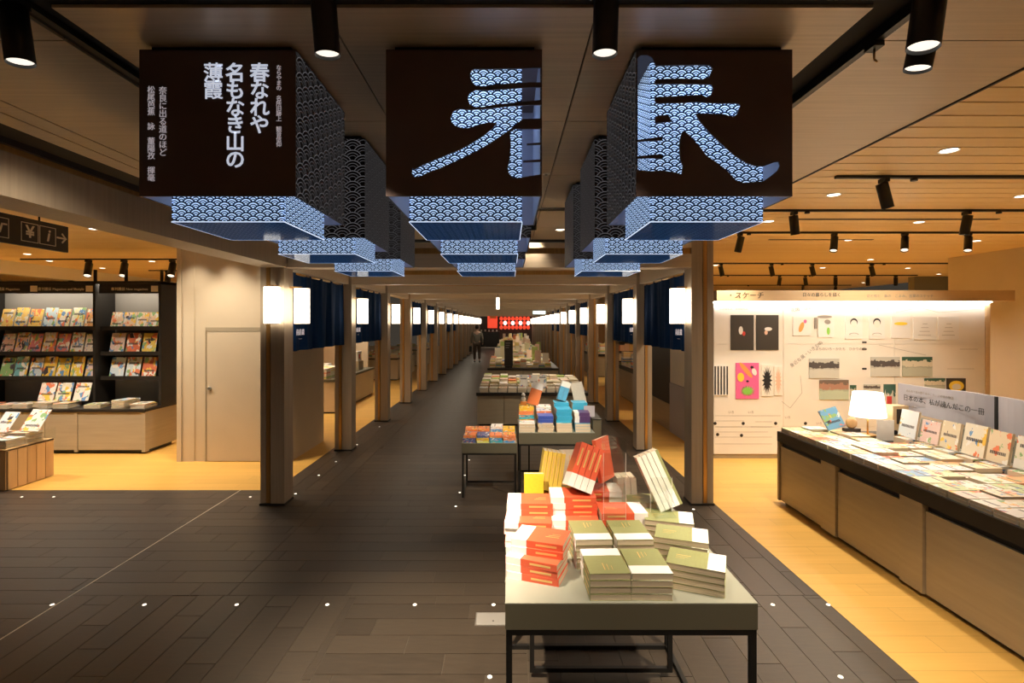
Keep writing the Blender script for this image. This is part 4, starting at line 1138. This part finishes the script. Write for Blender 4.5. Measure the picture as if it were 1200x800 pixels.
    MB().box(-.06, .06, 0, .004, 0, .48).build('card', 'photoC', t); MB().box(-.03, .02, -.002, 0, .26, .36).build('dress_print', 'red', t); MB().box(-.02, .02, .004, .05, 0, .006).build('foot', 'chrome', t)
    book((0, 0, 0), (.17, .20, .02), 'art', (.18, .42, .66), 'blue map covered book propped at the far end of the counter', 0, 0, g, M=Matrix.Translation((3.13, 5.05, zt + .16)) @ Matrix.Rotation(R(-16), 4, 'Y') @ Matrix.Rotation(R(64), 4, 'X'))
    t = thing('round_ornament', 'small tan rounded wooden ornament by the blue book', 'ornament', (3.26, 4.95, zt + .09))
    MB().ball((0, 0, .05), .055, sc=(1, .6, 1)).build('body', 'sidewood', t); MB().box(-.07, .07, -.03, .03, -.03, 0).build('base', 'darkmetal', t)
right_counter()
# ---------------------------------------------------------------- white display partition
PY = 6.95
def partition():
    H0, H1 = .06, 2.06
    b = MB(); b.box(2.73, 6.36, PY, PY + .12, H0, 2.09)
    w = structure(b.build('wall_partition', 'wallwhite'), 'white printed display partition behind the counter')
    for x0, x1 in ((2.735, 3.66), (3.665, 5.14), (5.145, 6.355)):
        for z0, z1 in ((H0, .42), (.425, 1.52), (1.525, 2.055)): MB().box(x0 + .003, x1 - .003, PY - .008, PY, z0 + .003, z1 - .003).build('panel', 'wallwhite', w)
    MB().box(6.36, 6.42, PY - .012, PY + .13, 0, 2.09).build('end_post', 'cornice', w)
    MB().box(2.70, 6.36, PY + .01, PY + .12, 0, .06).build('kick_board', 'cabinet', w)
    # return leg along the aisle
    MB().box(2.70, 2.74, PY + .121, 8.7, .82, 2.09).build('return_panel', 'wallwhite', w); MB().box(2.69, 2.75, PY + .121, 8.7, 0, .815).build('return_base', 'signgrey', w)
    MB().box(2.70, 2.76, 8.71, 9.8, .45, 2.05).build('dark_return', 'shelfblack', w); MB().box(2.70, 2.76, 8.71, 9.8, 0, .445).build('return_base', 'cabinet', w)
    for q in range(5):
        a = q * .7 + .4; MB().box(2.694, 2.699, 7.3 + .12 * math.cos(a) - .012, 7.3 + .35 * math.cos(a) + .012, 1.15 + .1 * math.sin(a), 1.15 + .24 * math.sin(a) + .02).build('stroke_print', 'ink', w)
    c = MB(); c.box(2.66, 6.47, PY - .30, PY + .15, 2.09, 2.225)
    c = structure(c.build('trim_2', 'cornice'), 'pale oak cornice with small printed words over the white partition')
    MB().box(2.70, 6.40, PY - .06, PY - .03, 2.078, 2.09).build('light_strip', 'ledstrip', c)
    text('・スケーチ', .095, 'ink', c, (3.02, PY - .302, 2.155), extrude=.001, shear=.2)
    text('日々の暮らしを描く', .055, 'ink', c, (4.0, PY - .302, 2.165), extrude=.001)
    text('花と虫と　旅の　こよみ、言葉のスケッチ', .045, 'greyink', c, (5.0, PY - .302, 2.15), extrude=.001)
    def P(px, py): v = at(px, py, PY - .01); return v.x, v.z
    def words(s, px, py, sz, rot=0, mat='greyink'):
        x, z = P(px, py); o = text(s, sz, mat, w, (x, PY - .0095, z), (PI / 2, -R(rot), 0), .0008); return o
    words('小さなもの　大切なもの', 860, 362, .035); words('花図　かわいい', 945, 361, .06, 8); words('いくつもの　こえ', 1015, 360, .045, -6)
    words('身近な風・いきもの', 945, 415, .06, 38); words('まちのいろ・かたち　ひかりの国', 985, 409, .045)
    for i, (px, py) in enumerate(((857, 483), (880, 483), (923, 489), (960, 496))): words('いろ', px, py, .04)
    # thin drawn lines
    def line(px0, py0, px1, py1, wd=.004):
        x0, z0 = P(px0, py0); x1, z1 = P(px1, py1); L = math.hypot(x1 - x0, z1 - z0); a = math.atan2(z1 - z0, x1 - x0)
        b = MB(); b.box(-L / 2, L / 2, -.0006, 0, -wd / 2, wd / 2); o = b.build('line_print', 'greyink', w, ((x0 + x1) / 2, PY - .0085, (z0 + z1) / 2)); o.rotation_euler = (0, -a, 0)
    for q in ((838, 493, 872, 493), (885, 494, 905, 494), (838, 500, 870, 500), (880, 500, 905, 500), (838, 506, 900, 506), (838, 512, 905, 512), (838, 520, 905, 520), (838, 487, 915, 487), (916, 470, 926, 478), (926, 478, 940, 460), (940, 460, 938, 440), (1050, 366, 1078, 360), (1078, 360, 1100, 366), (1100, 366, 1150, 362), (1125, 409, 1146, 409), (1110, 432, 1142, 432), (1030, 404, 1085, 416)): line(*q)
    # ---- posters
    def poster(px0, py0, px1, py1, mat, label, d=.012, frame=None):
        x0, z1 = P(px0, py0); x1, z0 = P(px1, py1)
        t = thing('poster', label, 'poster', ((x0 + x1) / 2, PY - .0085, z0), 0, 'prints on the white partition')
        hw, h = (x1 - x0) / 2, z1 - z0
        MB().box(-hw, hw, -d, 0, 0, h).build('sheet', mat, t)
        return t, hw, h, -d
    def blot(t, d, cx, cz, rx, rz, mat, rot=0, spikes=0, name='print'):
        pts = []; n = spikes * 2 if spikes else 20
        for k in range(n):
            a = 2 * PI * k / n; s = (1.0 if k % 2 == 0 else .55) if spikes else 1.0
            x, z = rx * s * math.cos(a), rz * s * math.sin(a); c_, s_ = math.cos(R(rot)), math.sin(R(rot)); pts.append((cx + x * c_ - z * s_, cz + x * s_ + z * c_))
        e = .0010 * len(t.children); b = MB(); b.poly(pts, 'y', d - e, d); return b.build(name, mat, t)
    t, hw, h, d = poster(856, 369, 883, 410, 'poster_black', 'black poster with small white flower, left of the pair'); blot(t, d, -.02, h * .56, .028, .055, 'white'); blot(t, d, .02, h * .47, .02, .03, 'red')
    t, hw, h, d = poster(886, 369, 912, 410, 'poster_black', 'black poster with small white mushroom, right of the pair'); blot(t, d, .01, h * .60, .05, .025, 'white'); blot(t, d, -.02, h * .50, .022, .03, 'peach')
    t, hw, h, d = poster(862, 425, 889, 467, 'poster_pink', 'bright pink poster with coloured creature shapes')
    blot(t, d, -.02, h * .80, .13, .03, 'orange', -50); blot(t, d, -.09, h * .60, .045, .06, 'yellow'); blot(t, d, .09, h * .75, .03, .05, 'white', 20); blot(t, d, .0, h * .22, .10, .075, 'green', 0, 14); blot(t, d, .06, h * .88, .03, .025, 'ink', 0, 6); blot(t, d, 0, h * .49, .018, .012, 'ink')
    t, hw, h, d = poster(836, 428, 853, 463, 'white', 'white poster with black vertical stripes')
    for q in range(5): MB().box(-hw + .01 + q * .04, -hw + .03 + q * .04, d - .001, d, .01, h - .01).build('stripe', 'ink', t)
    t, hw, h, d = poster(892, 427, 905, 464, 'wallwhite', 'pale sheet with a black spiky creature'); blot(t, d, 0, h * .5, .07, .20, 'ink', 0, 16)
    t, hw, h, d = poster(907, 429, 916, 463, 'wallwhite', 'narrow pale sheet with a peach spiky creature'); blot(t, d, 0, h * .5, .045, .19, 'peach', 0, 18)
    t, hw, h, d = poster(929, 371, 950, 393, 'white', 'white sheet with an orange and pink figure'); blot(t, d, -.01, h * .45, .03, .07, 'orange', -20); blot(t, d, .04, h * .75, .02, .025, 'poster_pink')
    t, hw, h, d = poster(958, 371, 977, 395, 'white', 'white sheet with a green figure under a black arch'); blot(t, d, .03, h * .3, .022, .05, 'green'); blot(t, d, .02, h * .75, .04, .03, 'greyink', -15); blot(t, d, -.02, h * 1.0, .10, .02, 'greyink')
    t, hw, h, d = poster(954, 372, 957, 385, 'greyink', 'narrow dark vertical label beside the green figure')
    for px0, px1, nm in ((990, 1010, 'wide'), (1018, 1036, 'narrow')):
        t, hw, h, d = poster(px0, 370, px1, 397, 'white', 'white sheet with a %s line drawn dark haired head' % nm); blot(t, d, 0, h * .72, .05, .055, 'ink'); blot(t, d, 0, h * .66, .042, .05, 'wallwhite'); blot(t, d, 0, h * .2, .06, .02, 'greyink'); blot(t, d, 0, h * .18, .055, .02, 'white')
    t, hw, h, d = poster(1044, 370, 1066, 396, 'white', 'white sheet with a soft orange bar'); blot(t, d, 0, h * .65, .09, .022, 'yellow')
    for px0, px1, nm in ((1070, 1096, 'house'), (1099, 1123, 'smiling')):
        t, hw, h, d = poster(px0, 371, px1, 398, 'white', 'white sheet with faint %s pencil drawing' % nm)
        for q in range(4): MB().box(-.09 + q * .02, .08 - q * .015, d - .001, d, .06 + q * .05, .065 + q * .05).build('pencil_line', 'greyink', t)
    poster(948, 420, 983, 443, 'photoA', 'colour photograph of people at a wall, upper left of the group'); poster(960, 445, 994, 468, 'photoB', 'colour photograph of a pale green court'); poster(1020, 418, 1054, 441, 'photoA', 'colour photograph of a white street'); poster(1057, 418, 1092, 441, 'photoC', 'colour photograph of a park with trees')
    poster(1083, 443, 1107, 459, 'photoC', 'small dark green photograph above the sign'); t, hw, h, d = poster(1109, 443, 1131, 461, 'poster_black', 'small dark print with a yellow glow above the sign'); blot(t, d, 0, h * .5, .10, .07, 'yellow'); blot(t, d, 0, h * .45, .06, .04, 'cream')
    poster(996, 451, 1003, 475, 'photoC', 'narrow blue print left of the lamp'); poster(1012, 450, 1031, 460, 'photoA', 'small photograph partly behind the lamp shade')
    for px, py in ((1013, 401), (1013, 409), (1013, 432)): x, z = P(px, py); MB().box(x - .03, x + .03, PY - .0095, PY - .008, z - .012, z + .012).build('dash_print', 'ink', w)
    for i, (px, py) in enumerate(((838, 496), (871, 496), (909, 496), (841, 509), (869, 510), (944, 496))): x, z = P(px, py); MB().ball((x, PY - .009, z), .022, 8, 6, sc=(1, .1, 1)).build('dot_print', 'ink', w)
partition()
# ---------------------------------------------------------------- left magazine case
def magazine(loc, w, h, colour, label, group, tilt=76, rz=0):
    key = ('mag', round(w, 3), round(h, 3))
    if key not in BOOKMESH:
        BOOKMESH[key] = (MB().box(-w / 2, w / 2, -h / 2, h / 2, .0075, .009).mesh('magazine', 'magart'), MB().box(-w / 2 + .001, w / 2 - .001, -h / 2 + .001, h / 2 - .001, 0, .0074).mesh('page_block', 'pages'))
    a, b = BOOKMESH[key]
    o = link('magazine', a); o.color = tuple(colour) + (1,)
    o.matrix_world = Matrix.Translation(loc) @ Matrix.Rotation(R(rz), 4, 'Z') @ Matrix.Rotation(R(tilt), 4, 'X') @ Matrix.Translation((0, h / 2, 0))
    tag(o, label, 'magazine', group); link('page_block', b, o)
    return o
def magazine_case():
    Yf, Yb = 7.48, 7.86
    xs = [(-7.62, -5.97), (-5.94, -5.03)]
    t = thing('magazine_case', 'tall black magazine case with face out magazines over taupe cabinets', 'bookcase', (0, 0, 0))
    MB().box(-7.62, -5.0, Yb, Yb + .03, .62, 2.40).build('back_board', 'shelfback', t)
    for x in (-7.64, -5.975, -5.03): MB().box(x, x + .035, Yf, Yb, .62, 2.40).build('side_panel', 'shelfblack', t)
    MB().box(-7.64, -4.995, Yf, Yb + .03, 2.37, 2.41).build('top_board', 'shelfblack', t)
    for bi, (a, b) in enumerate(xs):
        h = MB(); h.box(a + .04, b, Yf + .02, Yf + .05, 2.235, 2.37); hd = h.build('header', 'shelfblack', t)
        for q in range(1 if bi else 2):
            xx = b - .12 - q * .80
            MB().box(xx, xx + .10, Yf + .017, Yf + .02, 2.26, 2.345).build('label_card', 'cream', hd)
            text(('書刊雑誌 Magazines and lifestyle', '生活雑誌 Magazines')[q] if not bi else '新刊雑誌 New magazines', .05, 'pictwhite', hd, (xx - .36 + bi * .05, Yf + .018, 2.295), extrude=.001)
        for z in (1.75, 1.385, 1.03):
            MB().box(a + .035, b, Yf + .06, Yb, z - .045, z).build('shelf', 'shelfblack', t)
            MB().box(a + .035, b, Yf + .05, Yf + .06, z - .045, z + .012).build('shelf_lip', 'shelfblack', t)
    MB().box(-7.64, -4.995, 7.16, Yb + .03, .585, .62).build('ledge', 'shelfblack', t)
    MB().box(-7.64, -5.01, 7.20, Yb + .03, .05, .585).build('cabinet_body', 'cabinet', t)
    for x0, x1 in ((-7.6, -7.0), (-6.99, -6.40), (-6.39, -5.99), (-5.94, -5.06)): MB().box(x0, x1, 7.18, 7.20, .06, .575).build('cabinet_door', 'cabinet', t)
    MB().box(-5.055, -5.005, 7.17, 7.25, .03, .585).build('corner_post', 'cabinet', t); MB().box(-5.985, -5.945, 7.17, 7.20, .03, .585).build('corner_post', 'cabinet', t)
    MB().box(-7.6, -5.05, 7.24, 7.8, 0, .05).build('plinth', 'black', t)
    for x in (-6.16, -5.70, -5.17): MB().cyl((x, Yb - .1, 2.41), (x, Yb - .1, 2.60), .022, n=10).build('sign_post', 'black', t)
    l = bpy.data.lights.new('shelf_light', 'AREA'); l.energy = 9; l.shape = 'RECTANGLE'; l.size = 2.5; l.size_y = .03; l.color = WARM2
    MB().box(-7.55, -5.06, Yf + .07, Yf + .10, 2.355, 2.37).build('light_strip', 'lens', t)
    lo = bpy.data.objects.new('shelf_light', l); COL.objects.link(lo); lo.location = (-6.3, Yf + .085, 2.35); lo.rotation_euler = (R(18), 0, 0); lo.parent = t
    cols = [[(.90, .66, .22)] * 3 + [(.62, .78, .86), (.86, .84, .55), (.84, .86, .6), (.86, .50, .2)], [(.86, .62, .56), (.84, .62, .58), (.80, .30, .36), (.84, .72, .74), (.80, .24, .20), (.86, .84, .80), (.8, .7, .6)], [(.30, .50, .20), (.20, .48, .52), (.62, .72, .80), (.90, .62, .08), (.90, .64, .08), (.90, .66, .08), (.80, .62, .58)]]
    g = 'face out magazines in the black case'
    for r_, z in enumerate((1.75, 1.385, 1.03)):
        for c in range(7):
            magazine((-7.34 + c * .205 + random.uniform(-.01, .01), Yf + .13, z + .002), .185, .27 + .02 * (c % 2), cols[r_][c], 'magazine in the wide bay, %s shelf from top, %s from left' % (ORD[r_], ORD[c]), g)
        for c in range(4 if r_ == 0 else 3):
            magazine((-5.74 + c * (.185 if r_ == 0 else .235), Yf + .14, z + .002), .175 if r_ == 0 else .205, (.22, .28, .28)[r_], random.choice(BRIGHTS) if r_ else (.88, .66, .45), 'magazine in the narrow bay, %s shelf from top, %s from left' % (ORD[r_], ORD[c]), g)
    g = 'magazines stacked on the case ledge'
    for i, (x, n, rz) in enumerate(((-7.3, 5, 3), (-7.05, 5, -4), (-6.78, 6, 2), (-6.5, 8, 0), (-6.22, 7, 4), (-5.78, 5, 12), (-5.42, 11, -6), (-5.15, 6, 3))):
        z = .621
        for k in range(n):
            o = magazine((x, 7.22, z), .20, .27, bright(), 'magazine in the %s ledge pile from left, %s' % (ORD[i], 'topmost' if k == n - 1 else 'lowest' if k == 0 else ORD[n - 1 - k] + ' from top'), g, 0, rz + random.uniform(-5, 5))
            z += .0105
    for i, x in enumerate((-6.6, -6.36, -6.10)): magazine((x, 7.42, .70), .22, .26, bright(), 'magazine propped upright over the ledge piles, %s from left' % ORD[i], g, 72)
magazine_case()
def wood_box():
    t = thing('wooden_stand', 'low light wood stand with vertical boards holding magazines', 'display stand', (-5.40, 5.60, 0))
    MB().box(-1.2, 0, 0, .57, .02, .425).build('body', 'cabinet', t)
    for q in range(5): MB().box(0, .012, .004 + q * .114, .110 + q * .114, .01, .44).build('board', 'sidewood', t)
    for q in range(8): MB().box(-1.2 + q * .15 + .003, -1.2 + (q + 1) * .15 - .003, -.012, 0, .01, .44).build('board', 'sidewood', t)
    MB().box(-1.2, .012, -.012, .57, .426, .44).build('top', 'sidewood', t)
    n = MB(); n.box(-.16, -.06, -.016, -.0125, .14, .36); n.build('notice', 'cream', t)
    g = 'magazines on the wooden stand'
    for i, (x, y, k) in enumerate(((-5.52, 5.64, 9), (-5.53, 5.88, 12), (-5.78, 5.66, 9), (-5.80, 5.9, 10), (-6.05, 5.68, 8))):
        z = .441
        for q in range(k):
            magazine((x - .02, y, z), .19, .22, random.choice(PALE), 'magazine in the %s pile on the wooden stand, %s' % (ORD[i], 'topmost' if q == k - 1 else 'lowest' if q == 0 else ORD[k - 1 - q] + ' from top'), g, 0, random.uniform(-5, 5)); z += .0105
    magazine((-5.47, 5.94, .57), .25, .27, (.84, .82, .76), 'large white dotted magazine propped up on the wooden stand', g, 55, -8)
    magazine((-5.80, 5.94, .56), .2, .25, (.78, .78, .80), 'pale magazine propped up at the picture edge on the wooden stand', g, 55, -8)
    t = thing('acrylic_rail', 'clear acrylic rail along the wooden stand edge', 'acrylic stand', (-5.40, 5.6, .44))
    MB().box(.0, .004, .0, .60, 0, .13).build('side_sheet', 'acrylic', t); MB().box(-1.1, 0, -.004, 0, 0, .13).build('front_sheet', 'acrylic', t)
wood_box()
# ---------------------------------------------------------------- hanging direction sign
def direction_sign():
    X = -4.40
    t = thing('direction_sign', 'dark hanging direction sign with yen, information and arrow symbols', 'sign', (0, 0, 0))
    y1 = 4.40 * F / 516; y0 = 3.2
    z0, z1 = EYE + 83 / 516 * 4.40, EYE + 113 / 516 * 4.40
    MB().box(X - .04, X, y0, y1, z0, z1).build('panel', 'shelfblack', t)
    for yy in (y0 + .3, y1 - .3): MB().cyl((X - .02, yy, z1), (X - .02, yy, CEIL), .008, n=8).build('hanger', 'black', t)
    zc = (z0 + z1) / 2; s = .155
    def icon(px, ch, size, shear=0):
        yc = 4.40 * F / (596 - px)
        b = MB(); w = .006; h = s / 2 + .01
        for (a0, a1, c0, c1) in ((-h, h, h - w, h), (-h, h, -h, -h + w), (-h, -h + w, -h + w, h - w), (h - w, h, -h + w, h - w)): b.box(X, X + .002, yc + a0, yc + a1, zc + c0, zc + c1)
        b.build('icon_frame', 'pictwhite', t)
        if ch: text(ch, size, 'pictwhite', t, (X + .002, yc, zc), (PI / 2, 0, PI / 2), .001, bold=.003, shear=shear)
        return yc
    icon(35, '¥', .15); icon(56, 'i', .16, .2)
    yc = icon(-1, None, 0)
    b = MB(); b.box(X, X + .002, yc - .05, yc + .0, zc - .045, zc - .03); b.box(X, X + .002, yc + .02, yc + .07, zc + .025, zc + .04)
    b.poly([(yc - .005, zc - .045), (yc + .012, zc - .045), (yc + .035, zc + .04), (yc + .018, zc + .04)], 'x', X, X + .002); b.build('escalator_symbol', 'pictwhite', t)
    text('→', .15, 'pictwhite', t, (X + .002, 4.40 * F / (596 - 72), zc), (PI / 2, 0, PI / 2), .001, bold=.002)
direction_sign()
# ---------------------------------------------------------------- furniture glimpsed between the columns
def side_furniture():
    for i, (x0, x1, y0, y1, z) in enumerate(((-4.9, -3.45, 10.4, 13.4, .68), (-4.6, -3.6, 8.6, 9.6, .55), (-4.8, -3.5, 16.5, 19.5, .7), (-4.8, -3.5, 22, 25, .7))):
        t = thing('side_counter', 'cream counter beyond the left columns, %s from the front' % ORD[i], 'counter', ((x0 + x1) / 2, y0, 0), 0, 'counters beyond the left columns')
        hx, d = (x1 - x0) / 2, y1 - y0
        MB().box(-hx + .02, hx - .02, .02, d - .02, .03, z - .05).build('body', 'wallbeige', t); MB().box(-hx, hx, 0, d, z - .05, z).build('top_slab', 'tableedge', t); MB().box(-hx + .05, hx - .05, .05, d - .05, 0, .03).build('plinth', 'black', t)
        b = stock(x0 + .05, x1 - .05, y0 + .05, y1 - (1.1 if i == 0 else .1), z, .2, .25, (2, 3, 5, 8), 80 + i)
        tag(b.build('book_stock', 'stock'), 'piled goods on the cream left counter, %s from the front' % ORD[i], 'books', None, 'stuff')
    t = thing('display_riser', 'small dark riser with a white box on the cream left counter', 'display box', (-3.72, 12.6, .68))
    MB().box(-.15, .15, -.2, .2, 0, .22).build('riser', 'cabinet', t); MB().box(-.12, .12, -.15, .15, .22, .45).build('box', 'white', t); MB().box(.12, .122, -.1, .0, .27, .38).build('print', 'red', t)
    w = MB(); w.box(-6.0, -3.9, 14.4, 14.5, 0, CEIL); structure(w.build('wall_screen_left', 'wallbeige'), 'beige screen wall beyond the left counters')
    # right: book shelf and counter glimpsed between columns
    t = thing('tall_bookcase', 'tall black shelf of books seen between the right columns', 'bookcase', (2.9, 15.0, 0))
    MB().box(0, 1.8, .3, .33, 0, 2.2).build('back_board', 'shelfback', t)
    for x in (0, .88, 1.77): MB().box(x, x + .03, 0, .3, 0, 2.2).build('side_panel', 'shelfblack', t)
    for q in range(7): MB().box(.03, 1.77, -.1, .3, .42 + q * .28, .45 + q * .28).build('shelf', 'shelfblack', t)
    MB().box(.0, 1.8, -.1, .3, 0, .44).build('base_cabinet', 'cabinet', t)
    rnd = random.Random(9); b = MB()
    for q in range(6):
        x = .04
        while x < 1.7:
            w_ = rnd.uniform(.10, .16)
            b.box(2.9 + x, 2.9 + x + w_ - .01, 14.93, 14.96, .452 + q * .28, .452 + q * .28 + rnd.uniform(.16, .22)); x += w_
    tag(b.build('book_stock', 'stock'), 'face out books filling the tall shelf between the right columns', 'books', None, 'stuff')
    for i, (x0, x1, y0, y1, z) in enumerate(((2.75, 4.2, 10.6, 13.0, .78), (2.85, 4.2, 17.5, 20.0, .78))):
        t = thing('side_counter', 'taupe counter beyond the right columns, %s from the front' % ORD[i], 'counter', ((x0 + x1) / 2, y0, 0), 0, 'counters beyond the right columns')
        hx, d = (x1 - x0) / 2, y1 - y0
        MB().box(-hx + .02, hx - .02, .02, d - .02, .03, z - .09).build('body', 'cabinet', t); MB().box(-hx, hx, 0, d, z - .09, z).build('top_slab', 'darkmetal', t); MB().box(-hx + .05, hx - .05, .05, d - .05, 0, .03).build('plinth', 'black', t)
        b = stock(x0 + .03, x1 - .05, y0 + .03, y1 - .1, z, .2, .25, (3, 4, 9, 12), 90 + i)
        tag(b.build('book_stock', 'stock'), 'piled books on the taupe right counter, %s from the front' % ORD[i], 'books', None, 'stuff')
side_furniture()
# ---------------------------------------------------------------- person walking away down the aisle
def person():
    root = thing('person', 'person in olive grey jacket and brown trousers walking away down the aisle', 'person', (-1.47, 24.2, 0))
    V = [((0, 0, .92), .15, .11), ((0, 0, 1.12), .14, .10), ((0, 0, 1.33), .165, .105), ((0, 0, 1.43), .07, .06), ((0, 0, 1.50), .05, .05), ((0, .01, 1.60), .078, .092), ((0, .01, 1.68), .062, .075),
         ((-.10, 0, .86), .085, .085), ((-.11, -.04, .48), .055, .06), ((-.11, .0, .09), .038, .04), ((-.11, .10, .03), .036, .025),
         ((.10, 0, .86), .085, .085), ((.11, .06, .48), .055, .06), ((.12, -.10, .11), .038, .04), ((.12, .0, .03), .036, .025),
         ((-.20, 0, 1.36), .055, .055), ((-.255, -.02, 1.10), .042, .042), ((-.26, .06, .88), .030, .030), ((-.255, .08, .80), .026, .018),
         ((.20, 0, 1.36), .055, .055), ((.255, -.02, 1.10), .042, .042), ((.26, .06, .88), .030, .030), ((.255, .08, .80), .026, .018)]
    E = [(0, 1), (1, 2), (2, 3), (3, 4), (4, 5), (5, 6), (0, 7), (7, 8), (8, 9), (9, 10), (0, 11), (11, 12), (12, 13), (13, 14), (2, 15), (15, 16), (16, 17), (17, 18), (2, 19), (19, 20), (20, 21), (21, 22)]
    def skinned(name, verts, edges, mat, grow=0.0, root_i=0):
        me = bpy.data.meshes.new(name); me.from_pydata([v[0] for v in verts], edges, [])
        o = bpy.data.objects.new(name, me); COL.objects.link(o)
        sk = o.modifiers.new('skin', 'SKIN'); sk.use_smooth_shade = True
        for i, v in enumerate(verts):
            me.skin_vertices[0].data[i].radius = (v[1] + grow, v[2] + grow)
            me.skin_vertices[0].data[i].use_root = (i == root_i)
        ss = o.modifiers.new('sub', 'SUBSURF'); ss.levels = 2; ss.render_levels = 2
        dg = bpy.context.evaluated_depsgraph_get(); dg.update()
        m2 = bpy.data.meshes.new_from_object(o.evaluated_get(dg))
        bpy.data.objects.remove(o); bpy.data.meshes.remove(me)
        m2.materials.clear(); m2.materials.append(MAT[mat])
        for p in m2.polygons: p.use_smooth = True
        return link(name, m2, root)
    skinned('body', V, E, 'skin')
    J = [((0, 0, .84), .175, .13), V[1], V[2], ((0, 0, 1.44), .07, .06)] + V[15:18] + V[19:22]
    skinned('jacket', J, [(0, 1), (1, 2), (2, 3), (2, 4), (4, 5), (5, 6), (2, 7), (7, 8), (8, 9)], 'jacket', .014)
    T = [V[0], V[7], V[8], ((-.11, 0, .12), .05, .05), V[11], V[12], ((.12, -.09, .14), .05, .05)]
    skinned('trousers', T, [(0, 1), (1, 2), (2, 3), (0, 4), (4, 5), (5, 6)], 'trousers', .014)
    h = MB(); h.ball((0, -.012, 1.635), .1, 16, 10, sc=(.92, 1.0, 1.1)); h.ball((0, -.09, 1.66), .045, 10, 8); h.build('hair', 'hair', root)
    for x, y in ((-.11, .07), (.12, -.03)): MB().ball((x, y, .035), .05, 10, 6, sc=(.8, 2.2, .7)).build('shoe', 'black', root)
    f = MB(); f.ball((0, .105, 1.60), .016, 8, 6, sc=(.8, 1.2, 1.3)); f.build('nose', 'skin', root)
    for s in (-1, 1): MB().ball((s * .033, .098, 1.62), .010, 8, 6).build('eye', 'hair', root); MB().ball((s * .088, .0, 1.60), .022, 8, 6, sc=(.4, .8, 1.2)).build('ear', 'skin', root)
    MB().box(-.024, .024, .092, .103, 1.552, 1.560).build('mouth', 'red', root)
    bag = thing('shoulder_bag', 'dark bag held beside the person in the aisle', 'bag', (-1.77, 24.27, .49))
    MB().box(-.06, .06, -.14, .14, 0, .26).build('body', 'shelfblack', bag); b = MB(); b.cyl((0, -.1, .26), (.04, 0, .30), .008, n=6); b.cyl((0, .1, .26), (.04, 0, .30), .008, n=6); b.build('handle', 'shelfblack', bag)
person()
